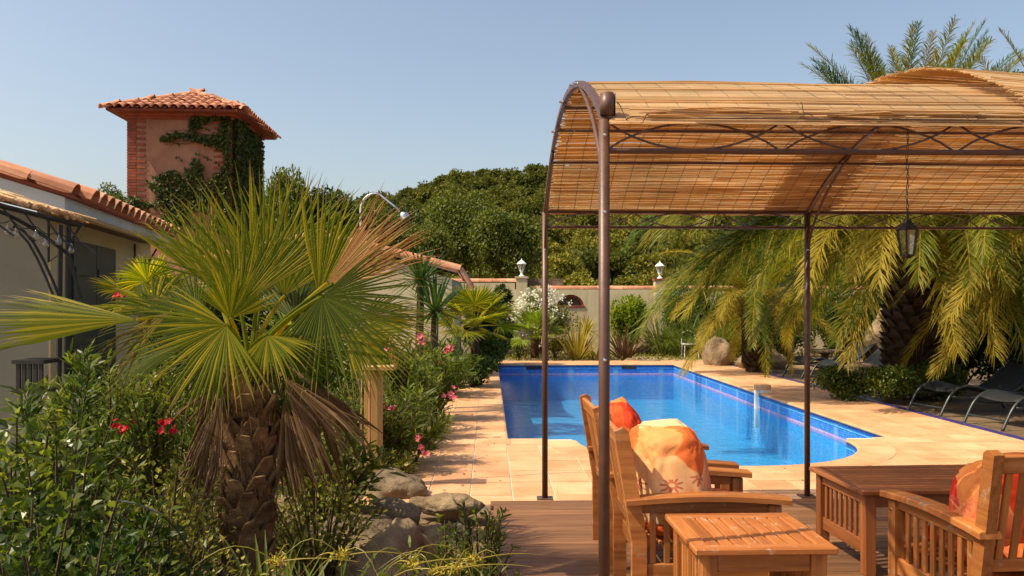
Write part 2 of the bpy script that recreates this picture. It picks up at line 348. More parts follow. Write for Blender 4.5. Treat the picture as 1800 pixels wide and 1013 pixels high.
# printed cushion cloth
def cloth_mat(name, bias):
    m, nt, out = newmat(name); v = coords(nt)
    sx = N(nt, 'ShaderNodeSeparateXYZ'); nt.links.new(v, sx.inputs[0])
    ua = N(nt, 'ShaderNodeMath', operation='MULTIPLY_ADD'); nt.links.new(sx.outputs['Y'], ua.inputs[0]); ua.inputs[1].default_value = .8; nt.links.new(sx.outputs['X'], ua.inputs[2])
    uv = N(nt, 'ShaderNodeCombineXYZ'); nt.links.new(ua.outputs[0], uv.inputs[0]); nt.links.new(sx.outputs['Z'], uv.inputs[1])
    dn_ = N(nt, 'ShaderNodeTexNoise', Scale=3.0, Detail=2.0); nt.links.new(v, dn_.inputs['Vector'])
    wv_ = N(nt, 'ShaderNodeVectorMath', operation='MULTIPLY_ADD'); nt.links.new(dn_.outputs['Color'], wv_.inputs[0]); wv_.inputs[1].default_value = (.16, .16, .16); nt.links.new(uv.outputs[0], wv_.inputs[2])
    pc = N(nt, 'ShaderNodeTexVoronoi', voronoi_dimensions='2D', feature='SMOOTH_F1', Scale=5.5, Smoothness=.12); nt.links.new(wv_.outputs[0], pc.inputs['Vector'])
    sc_ = N(nt, 'ShaderNodeSeparateColor'); nt.links.new(pc.outputs['Color'], sc_.inputs[0])
    col = ramp(nt, sc_.outputs[0], [(.12, (.74, .13, .03)), (.26, (.80, .30, .09)), (.42, (.82, .46, .21)), (.6, (.84, .60, .36)), (.8, (.83, .50, .24)), (.94, (.72, .08, .03))] if bias == 0 else
               [(.2, (.62, .05, .015)), (.35, (.72, .12, .025)), (.5, (.78, .20, .045)), (.62, (.80, .28, .075)), (.8, (.80, .34, .12)), (.92, (.60, .035, .02))])
    vo = N(nt, 'ShaderNodeTexVoronoi', voronoi_dimensions='2D', Scale=8.0, Randomness=.35); nt.links.new(uv.outputs[0], vo.inputs['Vector'])
    sb = N(nt, 'ShaderNodeVectorMath', operation='SUBTRACT'); nt.links.new(uv.outputs[0], sb.inputs[0]); nt.links.new(vo.outputs['Position'], sb.inputs[1])
    s2 = N(nt, 'ShaderNodeSeparateXYZ'); nt.links.new(sb.outputs[0], s2.inputs[0])
    at = N(nt, 'ShaderNodeMath', operation='ARCTAN2'); nt.links.new(s2.outputs['X'], at.inputs[0]); nt.links.new(s2.outputs['Y'], at.inputs[1])
    mu = N(nt, 'ShaderNodeMath', operation='MULTIPLY'); mu.inputs[1].default_value = 9; nt.links.new(at.outputs[0], mu.inputs[0])
    cs = N(nt, 'ShaderNodeMath', operation='COSINE'); nt.links.new(mu.outputs[0], cs.inputs[0])
    ma = N(nt, 'ShaderNodeMath', operation='MULTIPLY_ADD'); nt.links.new(cs.outputs[0], ma.inputs[0]); ma.inputs[1].default_value = .13; ma.inputs[2].default_value = .24
    def cmpn(a, op, b):
        n = N(nt, 'ShaderNodeMath', operation=op); nt.links.new(a, n.inputs[0])
        if isinstance(b, float): n.inputs[1].default_value = b
        else: nt.links.new(b, n.inputs[1])
        return n.outputs[0]
    pet = cmpn(vo.outputs['Distance'], 'LESS_THAN', ma.outputs[0]); hub = cmpn(vo.outputs['Distance'], 'GREATER_THAN', .07); disc = cmpn(vo.outputs['Distance'], 'LESS_THAN', .46)
    zn = noise(nt, v, 4, 1); low = cmpn(sx.outputs['Z'], 'LESS_THAN', .03 if bias == 0 else .05)
    f1 = cmpn(cmpn(disc, 'MULTIPLY', low), 'MULTIPLY', .3 if bias == 0 else .1); f2 = cmpn(cmpn(cmpn(pet, 'MULTIPLY', hub), 'MULTIPLY', low), 'MULTIPLY', .7 if bias == 0 else .3)
    col = mixc(nt, f1, col, (.82, .62, .38)); col = mixc(nt, f2, col, (.46, .035, .015))
    wvn = N(nt, 'ShaderNodeTexWave', Scale=38.0, Distortion=3.0); nt.links.new(uv.outputs[0], wvn.inputs['Vector'])
    col = mixc(nt, .14, col, ramp(nt, wvn.outputs['Fac'], [(.4, (.7, .55, .4)), (.6, (1.1, 1.1, 1.1))]), 'MULTIPLY')
    p = princ(nt, None, col, .75, .2, bump(nt, noise(nt, v, 240, 2), .12, .001))
    t = N(nt, 'ShaderNodeBsdfTranslucent'); nt.links.new(col, t.inputs[0]); mx = N(nt, 'ShaderNodeMixShader', Fac=.15)
    nt.links.new(p.outputs[0], mx.inputs[1]); nt.links.new(t.outputs[0], mx.inputs[2]); nt.links.new(mx.outputs[0], out.inputs[0]); return m
M['cloth'] = cloth_mat('peach_print_cloth', 0); M['cloth_red'] = cloth_mat('red_print_cloth', 1)
m, nt, out = newmat('lantern_glass'); gb = N(nt, 'ShaderNodeBsdfGlossy'); gb.inputs['Roughness'].default_value = .08; tb = N(nt, 'ShaderNodeBsdfTransparent'); tb.inputs[0].default_value = (.9, .88, .8, 1)
mx = N(nt, 'ShaderNodeMixShader', Fac=.18); nt.links.new(tb.outputs[0], mx.inputs[1]); nt.links.new(gb.outputs[0], mx.inputs[2]); nt.links.new(mx.outputs[0], out.inputs[0]); M['glass'] = m
# foliage
L_ = leaf_mat
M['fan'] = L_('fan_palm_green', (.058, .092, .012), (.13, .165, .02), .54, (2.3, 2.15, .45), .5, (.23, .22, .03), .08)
M['fan_dark'] = L_('fan_palm_shade_green', (.03, .055, .010), (.065, .10, .016), .48, (2.0, 1.9, .5), .45, None, .1)  # darker copy of the fan green with shade painted in
M['fan_tip'] = L_('fan_palm_yellow', (.15, .13, .025), (.24, .17, .04), .4, (1.4, 1.2, .5), .5, None, .08)
M['fan_dying'] = L_('fan_palm_dying', (.26, .12, .035), (.36, .18, .055), .35, (1.5, 1.05, .5), .5, (.45, .31, .14))
M['fan_dead'] = L_('fan_palm_dead', (.085, .045, .02), (.16, .09, .042), .22, (1.3, 1, .7), .7, (.24, .15, .08))
M['date'] = L_('date_palm_green', (.055, .095, .016), (.10, .14, .024), .45, (2.0, 1.8, .5), .4, (.20, .19, .05), .15)
M['date_blue'] = L_('date_palm_deep_green', (.03, .065, .012), (.055, .105, .018), .38, (1.7, 1.9, .5), .5, None, .08)
M['date_yellow'] = L_('date_palm_yellow', (.13, .145, .026), (.26, .225, .045), .42, (1.8, 1.6, .5), .45, (.22, .23, .06), .1)
M['oleander'] = L_('oleander_leaf', (.035, .068, .014), (.085, .13, .026), .38, None, .4, (.16, .20, .055))
M['broad'] = L_('broad_leaf', (.018, .042, .008), (.055, .095, .014), .42, None, .36, (.15, .19, .045), .4)
M['small'] = L_('small_leaf', (.05, .075, .015), (.12, .145, .035), .35, None, .4, (.30, .31, .13))
M['deep'] = L_('deep_green_leaf', (.012, .032, .008), (.03, .062, .014), .3, None, .38, (.06, .10, .025))
M['lime'] = L_('lime_leaf', (.07, .13, .015), (.14, .21, .02), .4, None, .4, (.20, .26, .04))
M['white_oleander'] = L_('pale_oleander_leaf', (.08, .12, .03), (.14, .18, .05), .35)
M['yucca'] = L_('yucca_leaf', (.02, .055, .02), (.045, .095, .03), .25, None, .32)
M['phormium'] = L_('yellow_phormium', (.16, .17, .035), (.28, .25, .07), .3, (1.4, 1.3, .5), .4)
M['bronze'] = L_('bronze_phormium', (.07, .045, .025), (.14, .085, .045), .25, (1.4, 1, .6), .35)
M['grassb'] = L_('long_grass', (.05, .09, .025), (.11, .16, .05), .35)
M['straw'] = L_('dry_grass', (.26, .2, .09), (.38, .3, .15), .3, (1.2, 1, .6))
M['ivy'] = L_('ivy_leaf', (.018, .04, .01), (.04, .07, .016), .25, None, .5, (.07, .085, .02), .25)
M['hill'] = L_('oak_scrub_leaf', (.042, .066, .017), (.095, .122, .034), .32, (1.5, 1.5, .6), .6, (.16, .175, .06), .15, patch=.09, orand=1)
M['tree'] = L_('tree_leaf', (.03, .056, .011), (.075, .11, .022), .38, (1.6, 1.6, .5), .5, (.13, .165, .04), .3)
M['pinkf'] = L_('pink_petal', (.62, .10, .14), (.72, .22, .25), .3, (1.2, 1, 1), .5)
M['redf'] = L_('red_petal', (.50, .012, .03), (.65, .03, .06), .3, (1.2, 1, 1), .5)
M['whitef'] = L_('white_petal', (.70, .69, .56), (.80, .79, .68), .3, (1.1, 1.1, 1), .5)
M['yellowf'] = L_('yellow_flower', (.45, .36, .04), (.6, .48, .08), .3, (1.1, 1.1, .7), .6)
M['lav'] = L_('lavender_flower', (.20, .16, .22), (.3, .24, .32), .3, (1, 1, 1), .7)
# ------------------------------------------------------------------ terrain
PZ = -.05                                   # top of the patio
TH = R(1.53); PO = np.array([-.069, 9.375])
def W(u, v): return (PO[0] + u * math.cos(TH) - v * math.sin(TH), PO[1] + u * math.sin(TH) + v * math.cos(TH))
RIDGE_PX = [-900, 300, 480, 600, 690, 740, 800, 850, 950, 1200, 1500, 1720, 1800, 2400, 3200]
RIDGE_OFF = [120, 140, 170, 178, 196, 214, 232, 238, 243, 292, 360, 402, 410, 380, 300]
HY0, HY1 = 62.0, 215.0
def hill(X, Y):
    X = np.asarray(X, float); Y = np.asarray(Y, float)
    off = np.interp(900 + F * X / np.maximum(Y, 20), RIDGE_PX, RIDGE_OFF)
    zr = EYE + off / F * HY1 - 4.2
    t = np.clip((Y - HY0) / (HY1 - HY0), 0, 1)
    z = zr * (t * .85 + .15 * t * t)
    z = np.where(Y > HY1, zr - (Y - HY1) * .25, z)
    return np.maximum(z, -6) + np.where(Y > HY0, 1.4 * np.sin(X * .09 + 1) * np.sin(Y * .06) * t, 0)
def ground_z(X, Y):
    X = np.asarray(X, float); Y = np.asarray(Y, float)
    z = np.full(np.broadcast(X, Y).shape, -.13)
    bed = np.clip((-.95 - X) / .5, 0, 1) * np.clip((22 - Y) / 3, 0, 1)
    z = z + bed * (.12 + .06 * np.sin(X * 3 + Y) * np.sin(Y * 1.9))
    return np.where(Y > HY0, z + hill(X, Y), z)
hole = (W(-.6, 0)[0], 6.6, 5.2, 21.2)
xs = np.unique(np.concatenate([np.linspace(-900, -60, 15), np.linspace(-60, -8, 24), np.linspace(-8, hole[0], 40), [hole[0], hole[2]], np.linspace(hole[0], hole[2], 12), np.linspace(hole[2], 14, 14), np.linspace(14, 150, 60), np.linspace(150, 900, 14)]))
ys = np.unique(np.concatenate([np.linspace(-300, -2, 8), np.linspace(-2, hole[1], 36), np.linspace(hole[1], hole[3], 30), np.linspace(hole[3], 60, 30), np.linspace(60, 260, 50), np.linspace(260, 1500, 16)]))
XX, YY = np.meshgrid(xs, ys); ZZ = ground_z(XX, YY)
nx, ny = len(xs), len(ys); idx = np.arange(nx * ny).reshape(ny, nx)
q = np.stack([idx[:-1, :-1], idx[:-1, 1:], idx[1:, 1:], idx[1:, :-1]], -1).reshape(-1, 4)
cx = ((XX[:-1, :-1] + XX[1:, 1:]) / 2).ravel(); cy = ((YY[:-1, :-1] + YY[1:, 1:]) / 2).ravel()
inh = (cx > hole[0]) & (cx < hole[2]) & (cy > hole[1]) & (cy < hole[3])
near = cy < HY0
g = G(); g.add(np.stack([XX, YY, ZZ], -1).reshape(-1, 3), q[~inh & near]); struct(g.build('ground', M['soil']))
g = G(); g.add(np.stack([XX, YY, ZZ], -1).reshape(-1, 3), q[~near]); struct(g.build('hill', M['scrub'], smooth=True))

# pale gravel apron beyond the pool
g = G(); P = [gx(1110, 23.3), 23.3], [gx(1255, 22), 21.9], [gx(1300, 21), 20.9], [6.4, 22.5], [6.2, 27], [gx(1150, 27.5), 27.5], [gx(1110, 25), 25]
prism(g, [W(4.6, 11.9)] + [tuple(p) for p in P[3:]] + [tuple(P[0])], -.128, -.10); struct(g.build('gravel_path', M['gravel']))

# ------------------------------------------------------------------ pool
PC, PR, PL, PWD = np.array([2.25, -.12]), 1.5, 11.35, 4.32
out_uv = [(0, PL), (0, 0), (PC[0] - PR - .03, 0)]
arc = [(PC[0] + PR * math.cos(a), PC[1] + PR * math.sin(a)) for a in np.linspace(PI, 2 * PI, 33)]
out_uv += arc + [(PC[0] + PR + .03, 0), (PWD, 0), (PWD, PL)]
poly = [W(*p) for p in out_uv]
def wall_strip(g, poly, z0, z1, mi=0, inset=0.0):
    n = len(poly); c = np.array(W(2.2, 4)); p = np.array(poly)
    if inset:
        d = np.roll(p, -1, 0) - np.roll(p, 1, 0); d = unit(d); nrm = np.c_[-d[:, 1], d[:, 0]]; p = p + nrm * inset
    j = np.arange(n); k = (j + 1) % n
    g.add(np.concatenate([np.c_[p, np.full(n, z0)], np.c_[p, np.full(n, z1)]]), np.stack([j, k, n + k, n + j], -1), mi)
pool = struct(bpy.data.objects.new('swimming_pool', None)); COL.objects.link(pool); pool.location = (*W(2.16, 5), -1.4)
g = G(); wall_strip(g, poly, -.31, PZ - .03); g.build('pool_wall', M['mosaic'], pool)
g = G(); wall_strip(g, poly, -1.0, -.31); g.build('underwater_wall', M['mosaic_floor'], pool)  # light mosaic stands in for refracted light on the walls
g = G(); wall_strip(g, poly, PZ - .075, PZ - .032, 0, .004); g.build('dark_tile_band', M['mosaic_dark'], pool)
g = G(); wall_strip(g, poly, -.345, -.275, 0, .006); g.build('pink_tile_band', M['mosaic_pink'], pool)
g = G(); wall_strip(g, poly, -.155, -.14, 0, .012); 
g.build('pale_trim_line', M['mosaic_floor'], pool)  # ledge trim, made pale to paint the highlight along it
n = len(poly); g = G(); g.add(np.c_[np.array(poly), np.full(n, -.92)], np.arange(n)[None, :]); g.build('pool_floor', M['mosaic_floor'], pool)
g = G(); g.add(np.c_[np.array(poly), np.full(n, -.30)], np.arange(n)[None, :]); struct(g.build('water', M['water']))

# coping: bull-nosed edge tiles, one object each
CW, CT = .33, .035
def coping_piece(outer, inner, parent):
    """outer / inner are lists of (u, v) along the run; inner edge hangs a little over the water and is rounded"""
    m = len(outer); V = []
    for o_, i_ in zip(outer, inner):
        o_ = np.array(o_); i_ = np.array(i_); d = unit(i_ - o_)
        e = i_ + d * .03
        prof = [(o_, PZ), (e - d * .03, PZ + .004), (e - d * .008, PZ - .004), (e, PZ - .018), (e - d * .008, PZ - .032), (o_, PZ - .034)]
        for p, z in prof: V.append((*W(*p), z))
    V = np.array(V); K = 6; i = np.arange(m - 1)[:, None] * K; j = np.arange(K)[None, :]; k = (j + 1) % K
    g = G(); g.add(V, (np.stack([i + j, i + k, i + K + k, i + K + j], -1).reshape(-1, 4), np.arange(K)[::-1][None, :], (np.arange(K) + (m - 1) * K)[None, :]))
    g.build('coping_tile', M['tile'], parent)
patio = struct(bpy.data.objects.new('patio', None)); COL.objects.link(patio); patio.location = (*W(2.2, 0), PZ)
def run(p0, p1, nrm, n):
    p0, p1, nrm = map(np.array, (p0, p1, nrm)); L = np.linalg.norm(p1 - p0); d = (p1 - p0) / L; s = L / n
    for i in range(n):
        a = p0 + d * (i * s + .003); b = p0 + d * ((i + 1) * s - .003)
        coping_piece([a + nrm * CW, b + nrm * CW], [a, b], patio)
run((0, PL), (0, 0), (-1., 0), 22); run((PWD, 0), (PWD, PL), (1., 0), 22); run((PWD + CW, PL), (-CW, PL), (0, 1.), 10)
run((-CW, 0), (PC[0] - PR - CW, 0), (0, -1.), 2); run((PC[0] + PR + CW, 0), (PWD + CW, 0), (0, -1.), 1)
na = 11; aa = np.linspace(PI, 2 * PI, na + 1)
for i in range(na):
    a = np.linspace(aa[i] + .002, aa[i + 1] - .002, 5)
    coping_piece([tuple(PC + (PR + CW) * np.array([math.cos(t), math.sin(t)])) for t in a], [tuple(PC + PR * np.array([math.cos(t), math.sin(t)])) for t in a], patio)
# bedding slab under the tiles, with the pool's opening
RC = PR + CW + .004
U0, U1, V0, V1 = -1.15, 5.62, -3.03, 12.6
bm = bmesh.new()
def loop(pts):
    vs = [bm.verts.new((*W(*p), PZ - .007)) for p in pts]
    for a, b in zip(vs, vs[1:] + vs[:1]): bm.edges.new((a, b))
loop([(U0, V0), (U1, V0), (U1, V1), (U0, V1)]); loop(out_uv)
bmesh.ops.triangle_fill(bm, use_beauty=True, edges=bm.edges[:])
me = bpy.data.meshes.new('patio_bed'); bm.to_mesh(me); bm.free(); me.materials.append(M['grout']); struct(link('patio_bed', me))
g = G(); wall_strip(g, [W(U0, V0), W(U1, V0), W(U1, V1), W(U0, V1)], -.25, PZ - .0075); struct(g.build('patio_edge', M['grout']))
# floor tiles
TU, TV, GAP = .33, .48, .006
def clip_arc(rect):
    pts = []
    for a, b in zip(rect, rect[1:] + rect[:1]):
        for t in np.arange(24) / 24: pts.append(np.array(a) * (1 - t) + np.array(b) * t)
    ins = np.array([np.linalg.norm(p - PC) < RC and p[1] < .2 for p in pts])
    if not ins.any(): return [tuple(p) for p in rect]
    if ins.all(): return None
    k = next(i for i in range(len(pts)) if not ins[i] and ins[i - 1]); pts = pts[k:] + pts[:k]; ins = np.roll(ins, -k)
    o = [p for p, q_ in zip(pts, ins) if not q_]
    if len(o) < 4: return None
    a1 = math.atan2(*(o[-1] - PC)[::-1]); a0 = math.atan2(*(o[0] - PC)[::-1])
    if a0 - a1 > PI: a0 -= 2 * PI
    if a1 - a0 > PI: a0 += 2 * PI
    keep = [o[0]] + [o[i] for i in range(1, len(o) - 1) if np.linalg.norm(unit(o[i] - o[i - 1]) - unit(o[i + 1] - o[i])) > .01] + [o[-1]]
    for t in np.linspace(a1, a0, 7)[1:-1]: keep.append(PC + RC * np.array([math.cos(t), math.sin(t)]))
    return [tuple(p) for p in keep]
tiles = []
ulist = [-CW - TU * k for k in range(3, 0, -1)] + [-CW] + [TU * k for k in range(0, 13)]
uedges = sorted(set([round(x, 4) for x in [U0 + .0, -CW - 2 * TU, -CW - TU, -CW, 0] + list(np.linspace(0, PWD, 14)) + [PWD + CW] + [PWD + CW + TU * k for k in (1, 2)] + [U1]]))
vedges_near = [0 - CW - TV * k for k in range(0, 6)] + [V0]
def clipq(u0, u1, v0, v1):
    r = [(u0 + GAP, v0 + GAP), (u1 - GAP, v0 + GAP), (u1 - GAP, v1 - GAP), (u0 + GAP, v1 - GAP)]
    return clip_arc(r)
vn = sorted(set([round(v, 4) for v in vedges_near if v >= V0]))
for a, b in zip(uedges, uedges[1:]):
    if b - a < .04: continue
    sh = (int(round(a * 10)) % 2) * .0
    for c, d in zip(vn, vn[1:]):
        if d - c > .04: tiles.append(clipq(a, b, c, d))
vs_ = list(np.linspace(-CW, PL + CW, 25))
for a, b in zip(uedges, uedges[1:]):
    if b - a < .04 or (a > -CW - .01 and b < PWD + CW + .01): continue
    for c, d in zip(vs_, vs_[1:]): tiles.append(clipq(a, b, c, d))
vf = [PL + CW, PL + CW + .46, V1]
for a, b in zip(uedges, uedges[1:]):
    if b - a < .04: continue
    for c, d in zip(vf, vf[1:]): tiles.append(clipq(a, b, c, d))
tiles = [t for t in tiles if t]
tiles.sort(key=lambda t: np.mean([p[1] for p in t]))
rest = G(); tile_count = 0
for i, t in enumerate(tiles):
    dz = random.uniform(-.0015, .0015)
    if i < 225:
        g = G(); prism(g, [W(*p) for p in t], PZ - .036, PZ + dz); g.build('floor_tile', M['tile'], patio)
    else: prism(rest, [W(*p) for p in t], PZ - .036, PZ + dz)
stuff(rest.build('far_floor_tiles', M['tile'], patio))
# violet tile edging on the right
edg = struct(bpy.data.objects.new('edging', None)); COL.objects.link(edg); edg.location = (*W(U1, 0), PZ)
for v in np.arange(V0, V1 - .2, .4):
    g = G(); prism(g, [W(U1 + .006, v + .004), W(U1 + .11, v + .004), W(U1 + .11, v + .396), W(U1 + .006, v + .396)], -.16, PZ + .006); g.build('edging_tile', M['violet'], edg)

# ------------------------------------------------------------------ wooden decks
deck = struct(bpy.data.objects.new('deck', None)); COL.objects.link(deck); deck.location = (0, 4, 0)
dth = R(1.8); pw = .142
def DW(u, v, z=0): return Vector((u * math.cos(dth) - v * math.sin(dth), 6.30 + u * math.sin(dth) + v * math.cos(dth), z)) - Vector((0, 4, 0))
row = 0; v = -.05
while v > -5.9:
    u = -.14 if row % 2 else -.16
    cuts = [u] + ([1.9, 4.3, 6.6] if row % 2 else [.9, 3.1, 5.5, 7.0])
    for a, b in zip(cuts, cuts[1:]):
        board('deck_board', deck, DW(a + .002, v - pw / 2, -.0145 + random.uniform(-.001, .001)), DW(b - .002, v - pw / 2, -.0145), pw - .008, .028, M['deckw'], bev=.004)
    v -= pw; row += 1
board('deck_fascia', deck, DW(-.16, -.03, -.08), DW(6.8, -.03, -.08), .03, .10, M['deckw'])
far = struct(bpy.data.objects.new('lounger_deck', None)); COL.objects.link(far); far.location = (8, 13, 0)
k = 0
for v in np.arange(-2.2, 9.6, .155):
    a = np.array(W(U1 + .13, v)); e = np.array(W(U1 + .13 + 4.9, v))
    mid = a + (e - a) * (.42 if k % 2 else .62)
    for p, q_ in ((a, mid), (mid, e)):
        board('deck_board', far, Vector((p[0] + .002, p[1], -.078)) - Vector((8, 13, 0)), Vector((q_[0] - .002, q_[1], -.078)) - Vector((8, 13, 0)), .147, .026, M['deckfar'])
    k += 1
g = G(); prism(g, [(a_, b_) for a_, b_ in (W(U1 + .13, -2.28), W(10.7, -2.28), W(10.7, 9.5), W(U1 + .13, 9.5))], -.2, -.093); struct(g.build('deck_bed', M['fibre']))

# ------------------------------------------------------------------ roofs
def barrel_mesh(L, r0, r1, mat, name='tile', t=.013, n=7):
    """half-round clay tile, long axis +X downhill, wider end at +X, open below"""
    V = []; 
    for x, r in ((0, r0), (L, r1)):
        for rr in (r, r - t):
            for a in np.linspace(0, PI, n): V.append((x, -rr * math.cos(a), rr * math.sin(a) * .85))
    V = np.array(V); Fs = []
    for j in range(n - 1):
        Fs += [[j, j + 1, 2 * n + j + 1, 2 * n + j], [n + j + 1, n + j, 3 * n + j, 3 * n + j + 1], [2 * n + j, 2 * n + j + 1, 3 * n + j + 1, 3 * n + j], [j + 1, j, n + j, n + j + 1]]
    Fs += [[0, 2 * n, 3 * n, n], [n - 1, 2 * n - 1, 4 * n - 1, 3 * n - 1]]
    g = G(); g.add(V, np.array(Fs)); return g.mesh(name, mat, smooth=False)
TILE = barrel_mesh(.42, .085, .105, M['terracotta'])
RIDGE = barrel_mesh(.46, .11, .125, M['terracotta'])
def place_tile(me, parent, p, d, nrm, name='tile'):
    d = Vector(d).normalized(); nrm = Vector(nrm).normalized(); y = nrm.cross(d).normalized(); nrm = d.cross(y)
    o = link(name, me, parent, Matrix.Translation(Vector(p) - parent_loc(parent)) @ Matrix((d, y, nrm)).transposed().to_4x4()); return o

# tower
TWC = Vector((-8.38, 22.75, 0)); trot = R(3.5)
tower = thing('tower', 'square plastered tower with brick corners, ivy and a red hipped tile roof', 'tower', (TWC.x, TWC.y, -.1), 0)
def TW(x, y, z): return Vector((TWC.x + x * math.cos(trot) - y * math.sin(trot), TWC.y + x * math.sin(trot) + y * math.cos(trot), z))
def tbox(g, x0, x1, y0, y1, z0, z1):
    V = [TW(*p) for p in boxv(x0, x1, y0, y1, z0, z1)]; g.add([tuple(v) for v in V], BOXF)
hx, hy, ZT = 1.27, 1.45, 6.12
g = G(); tbox(g, -hx, hx, -hy, hy, -.1, ZT); tw = g.build('wall', M['pink_plaster'], tower)
for cxs in (-1, 1):
    z = 3.3; k = 0
    while z < ZT - .03:
        for q_ in range(2 if k % 2 else 1):
            L = .22; x0 = hx + .012 - (q_ + 1) * (L + .008) if cxs > 0 else -hx - .012 + q_ * (L + .008)
            g = G(); tbox(g, x0, x0 + L, -hy - .016 - random.uniform(0, .006), -hy + .1, z, z + .058); g.build('brick', M['brick'], tw)
        z += .071; k += 1
# side quoins of the left corner are seen as a toothed edge
ZE = 6.2; apex = TW(0, 0, 6.98); ov = .38
cor = [TW(-hx - ov, -hy - ov, ZE), TW(hx + ov, -hy - ov, ZE), TW(hx + ov, hy + ov, ZE), TW(-hx - ov, hy + ov, ZE)]
roof = bpy.data.objects.new('roof', None); COL.objects.link(roof); roof.parent = tower; roof.location = (0, 0, ZE)
g = G(); V = [tuple(c) for c in cor] + [tuple(apex)] + [tuple(c - Vector((0, 0, .05))) for c in cor]
g.add(V, (np.array([[0, 1, 4], [1, 2, 4], [2, 3, 4], [3, 0, 4]]), np.array([[8, 7, 6, 5], [0, 5, 6, 1], [1, 6, 7, 2], [2, 7, 8, 3], [3, 8, 5, 0]])))
me = g.mesh('roof_slab', M['brick'], off=parent_loc(roof)); link('roof_slab', me, roof)
def tile_face(a, b, c, parent, sp=.225, st=.34, lift=.02):
    """clay tiles over the slope whose eave runs a -> b and whose top corner is c"""
    a, b, c = Vector(a), Vector(b), Vector(c); e = (b - a); Lw = e.length; e.normalize()
    up = (c - a) - e * (c - a).dot(e); H = up.length; up.normalize(); nrm = e.cross(up).normalized()
    if nrm.z < 0: nrm = -nrm
    xc = (c - a).dot(e); n = int(Lw / sp)
    for i in range(n + 1):
        x = (i + .5) * Lw / (n + 1)
        hmax = H * (x / xc if x < xc else (Lw - x) / (Lw - xc))
        k = 0
        while k * st < hmax - .05:
            top = a + e * x + up * (k * st + .36) + nrm * (lift + .012)
            p = top + Vector((random.uniform(-.008, .008), 0, random.uniform(-.006, .006)))
            place_tile(TILE, parent, p, (-up + nrm * .03), nrm)
            k += 1
    # under-tiles: pale channel between the rows
for i in range(4): tile_face(cor[i], cor[(i + 1) % 4], apex, roof)
for c in cor:
    d = (c - apex); L = d.length; d.normalize(); nn = Vector((0, 0, 1)) - d * d.z
    k = 0.02
    while k < L - .1:
        place_tile(RIDGE, roof, apex + d * k + nn.normalized() * .03, d - nn * .03, nn); k += .37
for s in range(2):          # stepped cornice below the eave
    g = G(); tbox(g, -hx - .06 - .07 * s, hx + .06 + .07 * s, -hy - .06 - .07 * s, hy + .06 + .07 * s, ZT - .1 + s * .07, ZT - .032 + s * .07); g.build('cornice', M['brick'], tower)

# ivy on the tower
def wall_leaves(n, fn, org, ex, ey, nrm, size, mat, name, parent):
    """leaves against a wall; fn(s, t) gives density 0..1 over the unit square"""
    s = rng.random(n * 3); t = rng.random(n * 3); keep = rng.random(n * 3) < fn(s, t); s, t = s[keep][:n], t[keep][:n]; n = len(s)
    P = org + s[:, None] * ex + t[:, None] * ey + nrm * (rng.random(n)[:, None] * .13 + .012)
    D = rng.normal(0, .6, (n, 3)) + np.array([0, 0, -.9]) + nrm * .5
    U = nrm + rng.normal(0, .45, (n, 3)); V, Fs = leavesg(P, D, U, rng.uniform(.7, 1.2, n) * size, rng.uniform(.7, 1.1, n) * size, .1)
    g = G(); g.add(V, Fs); return g.build(name, mat, parent)
def fbm(s, t, sc_, z=0): return np.array([mnoise.fractal(Vector((a * sc_, b * sc_, z)), 1.0, 2.0, 3) for a, b in zip(s, t)])
ivy = thing('ivy', 'dark ivy climbing the front and right side of the pink tower', 'climbing plant', (TWC.x, TWC.y - hy, 2), 0)
o0 = np.array(TW(hx, -hy, 3.2)); ey = np.array(TW(hx, hy, 3.2)) - o0; ez = np.array([0, 0, ZT - 3.2]); nr = np.array(TW(1, 0, 0) - TW(0, 0, 0))
wall_leaves(7500, lambda s, t: np.ones_like(s), o0, ey, ez, nr, .10, M['ivy'], 'foliage', ivy)
of = np.array(TW(-hx, -hy, 3.2)); ex = np.array(TW(hx, -hy, 3.2)) - of; nf = np.array(TW(0, -1, 0) - TW(0, 0, 0))
def front(s, t):
    f = fbm(s, t, 5)
    a = (s > .80 + .16 * f + .1 * (t < .8)) & (t > .0)
    b = (np.abs(t - (.80 - .03 * np.sin(s * 9))) < .028 + .05 * np.clip(s - .55, 0, 1)) & (s > .32)
    c = ((s - .50) / (.33 + .3 * f)) ** 2 + ((t - .30 - .25 * (s - .5)) / (.22 + .25 * f)) ** 2 < 1
    d = (t > .90 + .12 * f) & (s > .6)
    strands = (np.abs(np.sin(t * 26 + s * 11)) < .16) & (t > .45) & (t < .95) & (s > .3) & (f > .05)
    return np.where(a | b | c | d, 1.0, np.where(strands, .5, 0))
wall_leaves(3600, front, of, ex, ez, nf, .085, M['ivy'], 'foliage', ivy)
g = G()
for k in range(16):
    s0, t0 = (.95, .82) if k < 8 else (.62, .05); P = []
    for q_ in np.linspace(0, 1, 9): P.append(of + ex * (s0 - q_ * random.uniform(.5, .6) * (1 if k < 8 else .75)) + ez * (t0 + q_ * (random.uniform(-.02, .02) + (.02 * (k - 4) if k < 8 else .065 * (k - 7)))) + nf * .01)
    addtube(g, P, np.linspace(.012, .003, 9), 4)
g.build('stem', M['trunk'], ivy)

